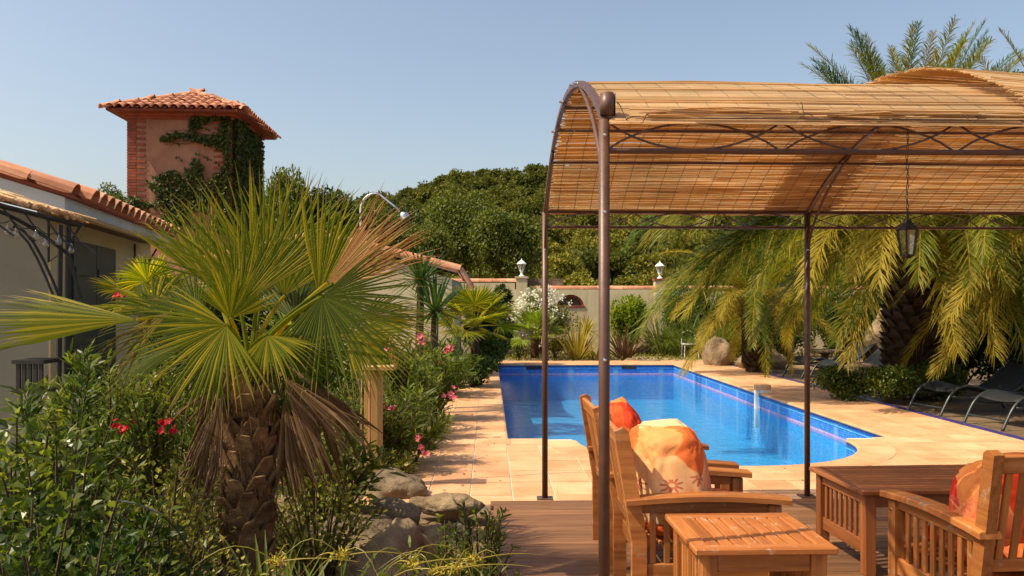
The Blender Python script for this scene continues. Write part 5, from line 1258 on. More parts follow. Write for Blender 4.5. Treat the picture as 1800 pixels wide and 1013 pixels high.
stuff(tag(st_g.build('hill_woodland', M['hill']), 'mass of green woodland covering the upper hillside', 'woodland'))

# ------------------------------------------------------------------ trees in the middle distance
def T(pxx, ytop, Y, halfw_px, **k):
    return dict(x=gx(pxx, Y), H=EYE + (HZ - ytop) / F * Y + .13, cr=halfw_px / F * Y)
for nm, lab, pxx, yt, Y, hw, ch, mat, n, lf, sd in (
    ('bushy_tree', 'tall bushy tree left of the pair standing before the hill', 815, 322, 36, 62, 2.3, 'tree', 9000, .20, 31),
    ('bushy_tree', 'broad dark tree right of the pair standing before the hill', 885, 338, 34, 66, 2.4, 'tree', 9500, .20, 32),
    ('bushy_tree', 'low green tree between the outbuilding roof and the big trees', 750, 385, 33, 48, 1.5, 'tree', 5000, .18, 33),
    ('poplar_tree', 'slender tree rising directly right of the tower above the palm', 505, 282, 30, 45, 2.3, 'tree', 5500, .15, 34),
    ('bushy_tree', 'leafy tree behind the big fan palm right of the slender tree', 570, 318, 31, 55, 2.0, 'deep', 6500, .18, 35),
    ('bushy_tree', 'dark tree behind the chrome shower arch', 640, 345, 33, 55, 1.9, 'tree', 5500, .18, 36),
    ('bushy_tree', 'small green treetop above the house roof left of the tower', 196, 322, 34, 36, 1.4, 'tree', 3000, .16, 37),
    ('bushy_tree', 'dark leafy tree right behind the pillar lamp trees', 700, 350, 37, 45, 1.7, 'deep', 4000, .18, 38)):
    d = T(pxx, yt, Y, hw); tree(nm, lab, (d['x'], Y, -.13), d['H'], d['cr'] * 1.25, ch, mat, int(n * 2.2), lf * .62, sd, lobes=34)

# ------------------------------------------------------------------ date palms
def frond_mesh(L, e0, bend, mats, seed, ll=.46, pairs=125, name='frond'):
    rg = np.random.default_rng(seed); g = G(); m_ = 26; s = np.linspace(0, 1, m_); ang = R(e0) - R(bend) * s ** 1.35
    dx = np.cos(ang); dz = np.sin(ang); X = np.concatenate([[0], np.cumsum((dx[1:] + dx[:-1]) / 2)]) * L / (m_ - 1); Z = np.concatenate([[0], np.cumsum((dz[1:] + dz[:-1]) / 2)]) * L / (m_ - 1)
    yy = .05 * L * np.sin(s * 2) * rg.normal(0, .8)
    C = np.stack([X, yy, Z], 1); addtube(g, C, np.linspace(.024, .004, m_), 5, 1)
    P, D, U, LLn = [], [], [], []
    for k in range(pairs):
        t = .10 + .89 * (k / (pairs - 1)); c = np.array([np.interp(t, s, C[:, i]) for i in range(3)]); a = np.interp(t, s, ang); Tn = np.array([math.cos(a), 0, math.sin(a)]); Nn = np.array([-math.sin(a), 0, math.cos(a)])
        for sd in (-1, 1):
            f = R(62 - 32 * t + rg.normal(0, 9)); lift = .38 + rg.normal(0, .32) ; S = np.array([0, sd, 0]); d = Tn * math.cos(f) + math.sin(f) * (S * math.cos(lift) + Nn * math.sin(lift))
            P.append(c); D.append(d); U.append(Nn + S * -.3 + rg.normal(0, .15, 3)); LLn.append(ll * L / 3.2 * (math.sin(PI * min(1, .16 + t * .80)) ** .7 * .95 + .12) * rg.uniform(.85, 1.1))
    V, Fs = leavesg(P, D, U, np.array(LLn), .0105 * L / 3.2 + .0035, .12, .3, True); g.add(V, Fs); return g.mesh(name, [M[m__] for m__ in mats])
FR = {}
def fronds_for(tagk, L, mats):
    FR[tagk] = [[frond_mesh(L, e, b, mats, int(e * 10 + b + q_ + 500)) for q_ in range(2)] for e, b in ((84, 24), (70, 34), (55, 66), (38, 82), (20, 76), (-4, 56), (-32, 34))]
fronds_for('green', 3.5, ['date', 'date_yellow']); fronds_for('blue', 3.5, ['date_blue', 'date']); fronds_for('yellow', 3.5, ['date_yellow', 'date_yellow'])
def date_palm(label, x, y, zc, rad, nf, scale, seed, mix=(.5, .15, .35), manual=(), tw=.4):
    rg = np.random.default_rng(seed); t_ = thing('date_palm', label, 'palm tree', (x, y, -.1)); 
    g = G(); n = 18; prof = [(tw * (1.15 if z < .08 else (1 + .25 * (z > .75))) , -.0 + z * (zc)) for z in np.linspace(0, 1, 14)]; prof += [(tw * .6, zc + .25), (0, zc + .35)]
    lathe(g, prof, (x, y, -.1), 16); V = g.v[0]; V[:, :2] += rg.normal(0, .02, (len(V), 2)); tk = g.build('trunk', M['date_trunk'], t_)
    bg_ = G(); nb = 240
    for k in range(nb):
        a = k * 2.39996; z = .1 + (zc - .05) * k / nb; rr_ = tw * (1 + .25 * (z / zc > .75)); h = np.array([math.cos(a), math.sin(a), 0]); s = np.array([-math.sin(a), math.cos(a), 0]); c = np.array([x, y, z - .1]) + h * rr_ * .96
        V = [c - s * .10, c + s * .10, c + np.array([0, 0, .05]) + s * .085 + h * .07, c + np.array([0, 0, .05]) - s * .085 + h * .07, c + np.array([0, 0, .15]) + s * .05 + h * .14, c + np.array([0, 0, .15]) - s * .05 + h * .14, c + np.array([0, 0, .12]) + h * .01]
        bg_.add(V, (np.array([[0, 1, 2, 3], [3, 2, 4, 5]]), np.array([[5, 4, 6], [1, 6, 2], [2, 6, 4], [0, 3, 6], [3, 5, 6]])))
    stuff(bg_.build('leaf_bases', M['date_boot'], tk))
    def put(az, ci, key, sc_, tilt=0):
        if scale > .9 and ci < 3 and sc_ > .8: sc_ *= .8
        me = FR[key][ci][int(rg.integers(0, 2))]; h = Vector((math.cos(az), math.sin(az), 0))
        o = link('frond', me, t_); o.location = Vector((0, 0, zc + .15)) + h * tw * .35; o.rotation_euler = (rg.normal(0, .18), 0, az); o.scale = (sc_, sc_, sc_)
    for k in range(nf):
        az = k * 2.39996 + rg.normal(0, .15); f = k / nf; ci = min(6, int(f * 7)); u = rg.random()
        key = 'green' if u < mix[0] else ('blue' if u < mix[0] + mix[1] else 'yellow')
        if ci >= 5 and rg.random() < .4: key = 'yellow'
        put(az, ci, key, scale * rg.uniform(.85, 1.08) * (.84 if ci < 3 and scale > .9 else 1))
    for az, ci, key, s_ in manual: put(R(az), ci, key, s_)
    return t_
date_palm('huge date palm with its crown rising above the reed roof', gx(1600, 13.6), 13.6, 3.2, 0, 56, 1.0, 4, mix=(.6, .2, .2), tw=.34, manual=((177, 5, 'green', 1.28), (184, 5, 'blue', 1.34), (191, 5, 'yellow', 1.28), (199, 5, 'green', 1.2), (182, 4, 'yellow', 1.3), (194, 4, 'green', 1.3), (172, 4, 'green', 1.3), (188, 4, 'blue', 1.4), (265, 5, 'green', 1.0), (340, 4, 'green', 1.1),
    (178, 4, 'green', 1.15), (186, 3, 'green', 1.25), (196, 4, 'yellow', 1.2), (206, 4, 'green', 1.2), (216, 5, 'yellow', 1.1), (228, 4, 'green', 1.1), (240, 5, 'yellow', 1.0),
    (252, 5, 'green', 1.0), (262, 4, 'yellow', .9), (285, 4, 'green', 1.0), (300, 5, 'yellow', 1.05), (312, 4, 'green', 1.1), (326, 5, 'yellow', 1.1), (170, 3, 'blue', 1.2), (190, 5, 'blue', 1.2), (210, 3, 'blue', 1.1), (272, 6, 'green', 1.0), (292, 6, 'yellow', .9),
    (180, 1, 'blue', .74), (175, 0, 'blue', .74), (205, 1, 'blue', .70), (350, 1, 'green', .76), (5, 0, 'blue', .74), (355, 1, 'green', .72), (160, 0, 'blue', .7), (20, 0, 'blue', .72), (200, 0, 'green', .72), (340, 0, 'blue', .72), (186, 2, 'blue', .86), (172, 2, 'blue', .92), (8, 1, 'blue', .78), (90, 0, 'blue', .7), (270, 0, 'blue', .72), (192, 0, 'blue', .76), (348, 0, 'blue', .75), (2, 2, 'green', .85), (184, 0, 'green', .78), (176, 1, 'green', .8), (356, 0, 'green', .77), (10, 1, 'blue', .84), (80, 0, 'green', .74), (280, 0, 'green', .72), (181, 1, 'blue', .88), (4, 1, 'green', .9), (182, 3, 'green', 1.42), (190, 3, 'blue', 1.35), (168, 3, 'green', 1.3), (198, 4, 'green', 1.35), (188, 5, 'green', 1.45), (252, 6, 'green', .95), (262, 6, 'yellow', 1.0), (272, 5, 'green', .9), (281, 6, 'green', 1.05), (291, 6, 'yellow', .95), (243, 6, 'green', 1.0), (300, 6, 'green', 1.0), (234, 6, 'yellow', 1.05), (258, 5, 'yellow', .85), (285, 5, 'green', .85), (260, 5, 'green', 1.0), (280, 5, 'green', 1.05), (250, 4, 'green', .95)))
date_palm('smaller yellowing date palm left of the huge one', gx(1330, 18.5), 18.5, 1.5, 0, 34, .64, 6, mix=(.45, .2, .35), tw=.2, manual=((170, 2, 'yellow', .66), (180, 3, 'yellow', .7), (188, 4, 'yellow', .7), (196, 3, 'yellow', .68), (205, 4, 'yellow', .66), (215, 3, 'green', .62), (235, 4, 'yellow', .6), (255, 4, 'green', .6), (275, 5, 'yellow', .62), (262, 6, 'green', .62), (285, 4, 'green', .62), (300, 5, 'yellow', .62), (245, 5, 'green', .64), (290, 6, 'yellow', .6), (225, 5, 'yellow', .64)))
date_palm('date palm at the right picture edge behind the sun loungers', gx(1900, 11.8), 11.8, 2.55, 0, 40, .86, 8, mix=(.5, .15, .35), tw=.36, manual=((180, 4, 'yellow', .9), (190, 3, 'green', .95), (205, 5, 'yellow', .85), (215, 4, 'green', .9), (170, 2, 'green', 1.0), (165, 4, 'yellow', .9), (232, 5, 'yellow', .8)))

# ------------------------------------------------------------------ the big foreground fan palm
FY = 4.1
fp = thing('fan_palm', 'big fan palm with shaggy boot-covered trunk in the foreground bed', 'palm tree', (gx(432, FY), FY, -.05))
tx = gx(432, FY); ZT_ = px(0, 640, FY).z
g = G(); m_ = 14; addtube(g, [(tx + .012 * math.sin(z * 4), FY, z) for z in np.linspace(-.1, ZT_, m_)], .088 + .010 * np.sin(np.linspace(0, 9, m_)), 14); tk = g.build('trunk', M['fibre'], fp, smooth=True)
def boot_mesh(seed):
    rg = np.random.default_rng(seed); w, h, o_ = .062, .155, .055; tp = rg.uniform(.55, .75)
    pts = [(-w, 0, 0), (w, 0, 0), (w * .95, o_ * .35, h * .3), (-w * .95, o_ * .35, h * .3), (w * tp, o_ * .8, h * .72), (-w * tp, o_ * .8, h * .72), (w * tp * .6, o_ * 1.15, h), (-w * tp * .6, o_ * 1.15, h)]
    th_ = .014; V = [(x, y, z) for x, y, z in pts] + [(x * .96, y - th_, z) for x, y, z in pts]
    V = [(x + rg.normal(0, .003), y, z + rg.normal(0, .004)) for x, y, z in V]
    Fq = [[0, 1, 2, 3], [3, 2, 4, 5], [5, 4, 6, 7], [9, 8, 11, 10], [10, 11, 13, 12], [12, 13, 15, 14], [7, 6, 14, 15], [1, 9, 10, 2], [2, 10, 12, 4], [4, 12, 14, 6], [8, 0, 3, 11], [11, 3, 5, 13], [13, 5, 7, 15]]
    g = G(); g.add(V, np.array(Fq)); return g.mesh('boot', M['boot'])
BM = [boot_mesh(i) for i in range(4)]
for k in range(110):
    a = k * 2.39996 + rnd(-.08, .08); z = -.02 + (ZT_ - .06) * k / 110; h = Vector((math.cos(a), math.sin(a), 0))
    Mx = Matrix.Translation(Vector((tx + .012 * math.sin(z * 4), FY, z)) + h * .080 - parent_loc(fp)) @ Matrix.Rotation(a - PI / 2, 4, 'Z') @ Matrix.Rotation(R(rnd(-8, 10)), 4, 'X') @ Matrix.Rotation(R(rnd(-14, 14)), 4, 'Y')
    link('boot', BM[k % 4], tk, Mx)
hg = G()
for k in range(220):
    a = rnd(0, 2 * PI); z = rnd(.15, ZT_); rr_ = rnd(.09, .13); L = rnd(.06, .22); p = np.array([tx + math.cos(a) * rr_, FY + math.sin(a) * rr_, z]); o_ = np.array([math.cos(a), math.sin(a), 0]) * rnd(.0, .05) + rng.normal(0, .02, 3)
    V, Fs = tubeg([p, p + o_ * .6 - [0, 0, L * .5], p + o_ - [0, 0, L]], [.003, .0022, .001], 3, False); hg.add(V, Fs)
stuff(hg.build('hanging_fibre', M['fan_dead'], tk))
crownp = Vector((tx, FY, ZT_ - .02))
def palm_leaf(hx_, hy_, Y, axis, normal, Rpx, spread=120, mats=('fan', 'fan_tip'), droop=.12, n=46, from_=None, sag=.04, name='leaf', **kw):
    hub = px(hx_, hy_, Y); g = G(); fan_geo(g, hub, axis, normal, Rpx / F * Y, spread, n, droop, **kw)
    petiole(g, (from_ or crownp) + Vector((rnd(-.04, .04), rnd(-.04, .04), 0)), hub, sag=sag, mi=2); return g.build(name, [M[mats[0]], M[mats[1]], M['fan' if 'dead' not in mats[0] else 'fan_dead']], fp)
# axis: x right, y away, z up
palm_leaf(455, 515, 4.30, (-.14, .1, 1), (.1, -1, .25), 250, 66, n=42, droop=.01, curl=.3, cup=.02, fuse=.40, taper=.1)
palm_leaf(500, 520, 4.45, (.16, .1, 1), (-.1, -1, .25), 240, 52, n=34, droop=.01, curl=.3, cup=.02, fuse=.42, taper=.1)
palm_leaf(560, 520, 4.25, (.42, .1, 1), (-.2, -1, .2), 215, 38, n=26, droop=.02, curl=.3)
palm_leaf(575, 498, 4.0, (.95, .05, .72), (-.3, -1, .4), 205, 30, ('fan_dying', 'fan_dying'), n=34, droop=.02, curl=.12, jitter=2.2, fuse=.55)
palm_leaf(585, 500, 3.95, (.9, -.15, .5), (-.3, -1, .5), 150, 22, ('fan_dying', 'fan_tip'), n=18, droop=.06, curl=.3, jitter=2.5)
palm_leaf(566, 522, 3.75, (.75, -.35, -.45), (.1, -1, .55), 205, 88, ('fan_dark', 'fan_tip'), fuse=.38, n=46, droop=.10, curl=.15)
palm_leaf(240, 562, 3.75, (-1, -.3, .02), (-.12, -.45, 1), 265, 36, n=30, fuse=.62, droop=.02, curl=.12, jitter=1.4, cup=.05, sag=.10)
palm_leaf(398, 572, 3.55, (-.70, -.5, -.50), (.05, -.85, .6), 182, 84, n=40, droop=.10, curl=.25, fuse=.42)
palm_leaf(405, 560, 3.62, (.2, -.25, .9), (.1, -1, .2), 110, 60, n=30, droop=.02, curl=.2)
palm_leaf(272, 545, 4.35, (-.6, .3, .6), (.2, -1, .4), 105, 60, ('fan', 'fan_tip'), n=18, droop=.15, curl=.8, jitter=2.2)
palm_leaf(372, 505, 4.5, (-.62, .3, 1), (.3, -1, .5), 205, 26, n=26, droop=.03, curl=.4)
palm_leaf(420, 540, 4.15, (-.05, .1, 1), (.05, -1, .3), 190, 50, n=32, droop=.01, curl=.3, fuse=.4)
palm_leaf(640, 560, 4.3, (1, .2, .08), (-.1, -.6, 1), 140, 70, ('fan', 'fan_tip'), n=34, droop=.16, curl=.3)
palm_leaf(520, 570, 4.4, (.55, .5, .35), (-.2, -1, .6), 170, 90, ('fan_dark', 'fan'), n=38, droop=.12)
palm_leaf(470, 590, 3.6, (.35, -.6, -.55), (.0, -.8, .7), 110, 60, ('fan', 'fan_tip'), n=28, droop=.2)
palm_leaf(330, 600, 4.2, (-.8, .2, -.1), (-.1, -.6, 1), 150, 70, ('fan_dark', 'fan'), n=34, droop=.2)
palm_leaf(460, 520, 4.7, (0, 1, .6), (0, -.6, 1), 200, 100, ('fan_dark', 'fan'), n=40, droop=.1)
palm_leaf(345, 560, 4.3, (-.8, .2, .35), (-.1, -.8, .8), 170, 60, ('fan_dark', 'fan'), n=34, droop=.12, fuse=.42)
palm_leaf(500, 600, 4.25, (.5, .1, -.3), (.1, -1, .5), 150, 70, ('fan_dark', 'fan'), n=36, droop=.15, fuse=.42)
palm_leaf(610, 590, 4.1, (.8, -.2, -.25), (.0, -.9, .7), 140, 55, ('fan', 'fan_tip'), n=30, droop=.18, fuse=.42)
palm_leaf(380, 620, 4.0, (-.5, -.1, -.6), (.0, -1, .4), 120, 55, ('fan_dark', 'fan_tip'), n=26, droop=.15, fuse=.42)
# twisted pale strips hanging off the left leaves
palm_leaf(300, 548, 3.8, (-.5, -.2, -.3), (-.2, -.8, .5), 120, 20, ('fan_tip', 'fan_tip'), n=7, droop=.5, curl=1.2, jitter=4)
# dead skirt leaves
for (a_, b_, Y_, ax_, Rp, sp_, nn_) in ((496, 662, 3.95, (.62, -.12, -.7), 190, 22, 24), (545, 675, 4.1, (.5, .1, -.85), 170, 30, 20), (392, 690, 3.95, (-.22, -.12, -1), 205, 12, 16), (372, 720, 4.1, (-.25, .1, -1), 190, 16, 14), (470, 700, 4.25, (.3, .5, -1), 200, 26, 18), (500, 700, 4.05, (.15, -.1, -1), 190, 14, 12), (410, 660, 4.4, (-.5, .5, -.9), 180, 30, 18)):
    palm_leaf(a_, b_, Y_, ax_, (0, -1, 0), Rp * .93, sp_, ('fan_dead', 'fan_dead'), n=nn_, droop=(.7 if Y_ == 3.95 and a_ >= 500 else .15), curl=.3, jitter=3.0, name='dead_leaf', sag=.07, rag=.3, wfac=1.5, fuse=.6)

# ------------------------------------------------------------------ other palms and rosettes
def small_fan_palm(label, pxx, pyy, Y, Rp, nl, mats, seed, zbase=-.1, spread=115, ntr=.08, squat=.5):
    c = px(pxx, pyy, Y); t_ = thing('fan_palm', label, 'palm tree', (c.x, c.y, zbase)); rg = np.random.default_rng(seed)
    g = G(); addtube(g, [(c.x, c.y, z) for z in np.linspace(zbase, c.z, 6)], ntr, 8); g.build('trunk', M['fibre'], t_)
    for k in range(nl):
        a = k * 2.39996 + rg.normal(0, .2); el = R(75 - 95 * k / nl); h = np.array([math.cos(a) * math.cos(el), math.sin(a) * math.cos(el), math.sin(el)]); hub = np.array(c) + h * Rp / F * Y * squat
        nrm = np.array([-math.cos(a) * math.sin(el), -math.sin(a) * math.sin(el), math.cos(el)]) + np.array([0, -.3, 0]); g = G()
        fan_geo(g, hub, h, nrm, Rp / F * Y * rg.uniform(.5, .62), spread, 26, .14, curl=.2, fuse=.5); petiole(g, c, hub, .014, .008, .02, 2); g.build('leaf', [M[mats[0]], M[mats[1]], M[mats[0]]], t_)
    return t_
small_fan_palm('mid-sized fan palm with yellow-green fans before the outbuilding corner', 835, 575, 15.5, 88, 17, ('fan', 'fan_tip'), 3)
small_fan_palm('young fan palm behind the far left pool corner', 940, 590, 22.6, 60, 13, ('lime', 'fan'), 5, ntr=.11)
small_fan_palm('low fan palm tuft with pale leaves near the house shutters', 262, 540, 6.6, 110, 9, ('fan', 'fan_tip'), 9)
for lab, pxx, pyy, Y, L, n in (('spiky dark green yucca, the taller head in front of the outbuilding wall', 740, 492, 12, .55, 60), ('spiky dark green yucca, the lower head right of the taller one', 765, 548, 11.6, .62, 60)):
    c = px(pxx, pyy, Y); t_ = blades('yucca', lab, 'yucca', tuple(c), n, L, .045, 'yucca', (5, 125), .25)
    g = G(); addtube(g, [(c.x - .05, c.y, -.1), (c.x, c.y, c.z + .02)], [.07, .05], 7); g.build('trunk', M['trunk'], t_)
for lab, pxx, Y, L, n, w, mat, tl, cu in (
    ('yellow striped phormium clump at the far edge of the pool', 1014, 22.5, 1.15, 46, .06, 'phormium', (3, 52), .35),
    ('bronze phormium clump right of the near pergola post', 1098, 22.6, 1.0, 44, .07, 'bronze', (5, 58), .3),
    ('small yellow strap-leaf tuft beside the bronze phormium', 1048, 22.8, .6, 26, .045, 'phormium', (10, 70), .6)):
    blades('phormium', lab, 'plant', (gx(pxx, Y), Y, -.1), n, L, w, mat, tl, cu, rb=.16)
c = px(1030, 582, 23.6); t_ = blades('cordyline', 'pale green cordyline head above the yellow phormium', 'plant', tuple(c), 60, .55, .04, 'phormium', (8, 110), .4, mats='lime')
g = G(); addtube(g, [(c.x, c.y, -.1), tuple(c)], .05, 6); g.build('trunk', M['trunk'], t_)
blades('broad_agave', 'green strap-leaved plant behind the fan palm trunk', 'plant', tuple(px(530, 640, 5.3)), 46, .5, .055, 'lime', (8, 85), .5, mats='broad')
for i_, (pxx, Y) in enumerate(((1165, 24.6), (1200, 24.2), (1235, 24.0), (1262, 23.0))):
    blades('pampas_grass', ['leftmost green pampas grass clump beyond the pool', 'green pampas grass clump second from the left beyond the pool', 'green pampas grass clump behind the white metal chair', 'rightmost pampas grass clump behind the standing boulder'][i_], 'ornamental grass', (gx(pxx, Y), Y, -.1), 150, 1.55, .03, 'grassb', (8, 62), 1.0, rb=.2, group='pampas grass clumps below the yellow fronds')

# ------------------------------------------------------------------ shrubs along the far side
bush('white_oleander', 'oleander covered with white flowers in front of the garden wall', 'shrub', (gx(950, 24.2), 24.2, .0), (.95, .7, .98), 5200, .12, .035, 'white_oleander', seed=3, long=False)
o_ = bpy.data.objects[-1] if False else None
wf = [t for t in COL.objects if t.name.startswith('white_oleander')][0]; rg = np.random.default_rng(9); PP, DD = [], []
for k in range(150):
    d = unit(rg.normal(0, 1, 3) + np.array([-.2, -.6, .7])); c = np.array([gx(950, 24.2), 24.2, .98]) + d * np.array([.94, .7, .98]) * rg.uniform(.72, 1.0)
    g = G(); m_ = 9; V, Fs = leavesg(c + rg.normal(0, .035, (m_, 3)), rg.normal(0, 1, (m_, 3)) + d, d + rg.normal(0, .4, (m_, 3)), .062, .052, .1); g.add(V, Fs); g.build('flower', M['whitef'], wf)
for lab, pxx, Y, sz, n, L, W2, mat, sd in (
    ('dark rambling shrub climbing over the left end of the garden wall', 860, 20.5, (.75, .6, 1.1), 9000, .10, .06, 'deep', 11),
    ('dark evergreen mass below the rambling shrub', 868, 20.2, (.5, .5, .65), 4000, .09, .05, 'deep', 12),
    ('tall dark shrub hiding the garden wall just right of its end pillar', 1205, 24.9, (.9, .5, 1.15), 6000, .10, .045, 'deep', 71),
    ('mid green shrub against the wall behind the smaller date palm', 1290, 24.6, (1.1, .5, 1.2), 6500, .10, .045, 'tree', 72),
    ('dark shrub against the wall right of the smaller date palm', 1370, 24.8, (1.1, .5, 1.25), 6500, .10, .045, 'deep', 73),
    ('leafy shrub against the wall behind the far sun loungers', 1460, 24.2, (1.2, .5, 1.25), 6500, .10, .045, 'tree', 74),
    ('dense laurel filling the wall foot left of the huge palm', 1545, 23.5, (1.1, .5, 1.2), 6000, .10, .045, 'deep', 75),
    ('low green shrub under the fronds beyond the pool corner', 1310, 21.8, (.8, .5, .5), 4000, .08, .035, 'oleander', 76),
    ('dark evergreen bush behind the big fan palm beyond the house corner', 400, 14.5, (1.1, .6, 1.0), 6500, .11, .05, 'deep', 28),
    ('leafy bush between the house end and the tower, behind the fan palm', 310, 14.0, (.9, .6, .95), 6000, .11, .05, 'tree', 29),
    ('mid green bush against the outbuilding wall behind the fan palm', 510, 15.5, (.9, .5, .9), 5500, .11, .05, 'deep', 30),
    ('dark low bush at the foot of the mid-sized fan palm', 832, 15.2, (.55, .45, .36), 3500, .09, .04, 'deep', 27),
    ('light green leafy bush beside the outbuilding corner', 850, 19.5, (.55, .4, .5), 2500, .10, .06, 'tree', 13),
    ('bright green glossy bush right of the near pergola post', 1106, 24.8, (.62, .55, .9), 4200, .15, .07, 'lime', 14),
    ('dull olive mound behind the stone edging right of the bronze phormium', 1160, 25.2, (.6, .4, .34), 2600, .06, .03, 'small', 15),
    ('dry olive mound left of the white metal chair', 1200, 25.4, (.6, .4, .34), 2600, .06, .03, 'straw', 16),
    ('grey-green lavender clump left of the young fan palm', 912, 22.8, (.42, .35, .42), 2200, .10, .012, 'grassb', 17),
    ('soft green mound right of the young fan palm', 975, 23.0, (.45, .35, .36), 2200, .08, .02, 'small', 18),
    ('dark laurel bush under the huge date palm', 1690, 14.8, (1.0, .7, .8), 5000, .10, .05, 'deep', 19),
    ('dark green thicket behind the right sun loungers', 1790, 14.2, (1.1, .7, 1.0), 5000, .11, .05, 'deep', 20),
    ('dark shrub in the shade left of the huge palm trunk', 1480, 20.0, (1.0, .7, 1.0), 4500, .12, .05, 'deep', 21),
    ('dark shrub behind the smaller date palm', 1385, 22.0, (1.2, .7, 1.1), 4500, .12, .05, 'deep', 22),
    ('green shrub at the wall right of the pampas grass', 1260, 25.2, (1.2, .5, .9), 4000, .12, .05, 'deep', 23),
    ('tall dark hedge bush behind the huge date palm', 1600, 21.0, (2.0, .8, 1.3), 7000, .13, .06, 'deep', 24),
    ('tall dark hedge bush behind the right edge palm', 1770, 19.0, (1.8, .8, 1.4), 6000, .13, .06, 'deep', 25)):
    bush('shrub', lab, 'shrub', (gx(pxx, Y), Y, -.1), sz, n, L, W2, mat, seed=sd, lobes=14)
g = G(); n = 340; a = rng.random(n); c = np.array([gx(908, 22.8), 22.7, .3]); d = unit(np.stack([rng.normal(0, .6, n), rng.normal(0, .4, n), rng.uniform(.5, 1.2, n)], 1)); V, Fs = leavesg(c + d * rnd(.35, .75, n)[:, None] * .8, d, sph(n), .09, .02, .1); g.add(V, Fs)
lv = thing('lavender', 'lavender with faded mauve spikes at the left of the young fan palm', 'plant', (c[0], c[1], -.1)); stuff(g.build('flower_spikes', M['lav'], lv))
g = G(); addtube(g, [(c[0], c[1], -.1), (c[0], c[1], .35)], .02, 5); g.build('stems', M['trunk'], lv)
for lab, pxx, Y, sz, sd in (('clipped green shrub left of the pair below the palm trunk', 1484, 13.2, (.5, .42, .33), 41), ('clipped green shrub in the middle below the palm trunk', 1560, 12.8, (.5, .42, .35), 42), ('clipped green shrub right beside the first sun lounger', 1640, 13.1, (.55, .42, .36), 43)):
    bush('clipped_shrub', lab, 'shrub', (gx(pxx, Y), Y, -.09), sz, 5200, .055, .035, 'broad', group='clipped green shrubs behind the decking', seed=sd, lobes=20)

# ------------------------------------------------------------------ left bed
GZ = lambda x, y: float(ground_z(x, y)) - .02
def SS(lab, pxx, ytop, Y, r, stems, per, LL, LW, mat, long=True,  flower=None, name='shrub', cat='shrub', **k):
    if Y < 5.6 and LL > .05: LL, LW, per = LL * .72, LW * .72, int(per * 1.5)
    x = gx(pxx, Y); z = GZ(x, Y); h = EYE + (HZ - ytop) / F * Y - z
    return stem_shrub(name, lab, cat, (x, Y, z), h, r, stems, per, LL, LW, mat, long, flower, **k)
# oleanders hemming the patio
SS('pink-flowered oleander nearest the shower along the tiled edge', 700, 668, 7.9, .55, 26, 60, .15, .022, 'oleander', flower=('pinkf', 0, .05, [px(735, 770, 7.4), px(738, 788, 7.4), px(742, 798, 7.35), px(692, 718, 7.5), px(676, 716, 7.5)]), name='oleander', spread=.05)
SS('tall oleander with pink flowers beside the middle of the tiled edge', 745, 590, 10.8, .62, 34, 64, .15, .022, 'oleander', flower=('pinkf', 0, .065, [px(795, 688, 10.2), px(800, 700, 10.2), px(788, 695, 10.1), px(738, 594, 10.6), px(688, 632, 10.2), px(742, 600, 10.5), px(790, 610, 10.6)]), name='oleander', spread=.05)
SS('leafy oleander at the far left of the tiled edge', 775, 575, 13.8, .75, 36, 60, .16, .026, 'oleander', flower=('redf', 0, .06, [px(785, 612, 13.2), px(772, 640, 13)]), name='oleander', spread=.06)
SS('tall oleander behind the shower pipe', 690, 578, 9.6, .6, 28, 60, .15, .022, 'oleander', flower=('pinkf', 0, .07, [px(737, 594, 9.2), px(684, 612, 9.2), px(690, 635, 9.2)]), name='oleander', spread=.05)
SS('rosemary-like fine green shrub between oleanders and shower', 735, 700, 8.8, .42, 60, 60, .055, .006, 'grassb', name='rosemary', lo=.1)
SS('fine-leaved grey-green shrub behind the shower post', 640, 640, 7.6, .5, 60, 60, .07, .008, 'oleander', name='rosemary', lo=.1)
SS('dark green shrub left of the tall oleander', 640, 590, 9.4, .7, 24, 60, .14, .03, 'broad')
SS('vine-like tall shrub before the outbuilding wall', 600, 520, 10.5, .7, 26, 70, .07, .04, 'oleander', long=False)
SS('tall hedge shrub in the middle of the left bed', 500, 560, 8.5, .8, 30, 60, .13, .03, 'deep')
SS('low daisy-leaved shrub at the foot of the rosemary', 690, 790, 7.4, .25, 22, 30, .06, .02, 'small')
# between palm and house
SS('red-flowered oleander left of the palm trunk', 290, 600, 4.9, .5, 24, 56, .13, .02, 'oleander', flower=('redf', 0, .035, [px(282, 742, 4.3), px(305, 756, 4.3), px(290, 748, 4.3)]), name='oleander', spread=.05)
SS('red-flowered oleander in front of the house wall', 200, 560, 5.4, .55, 26, 56, .13, .02, 'oleander', flower=('redf', 0, .035, [px(208, 745, 4.6), px(224, 748, 4.6), px(212, 756, 4.6), px(210, 518, 5.2), px(214, 522, 5.2)]), name='oleander', spread=.05)
SS('tall leafy oleander rising behind the left fan leaf', 330, 560, 6.6, .6, 26, 60, .14, .024, 'oleander', name='oleander', spread=.05)
SS('dark oleander at the house corner behind the planter', 150, 610, 6.2, .55, 24, 56, .13, .022, 'oleander', name='oleander', spread=.05)
SS('dense oleander below the left fan leaf', 110, 600, 4.6, .5, 22, 54, .12, .022, 'deep', name='oleander', spread=.05)
SS('broad-leaved shrub at the far left edge', 25, 605, 3.3, .32, 16, 40, .085, .045, 'broad', long=False, lo=.25)
SS('broad-leaved shrub second from the left edge', 105, 655, 3.1, .34, 20, 44, .08, .04, 'broad', long=False)
SS('bushy broad-leaved shrub low in the left corner', 40, 800, 2.7, .34, 22, 46, .075, .04, 'broad', long=False)
SS('glossy green shrub between the corner shrub and the variegated bush', 185, 790, 3.0, .32, 22, 46, .075, .036, 'deep', long=False)
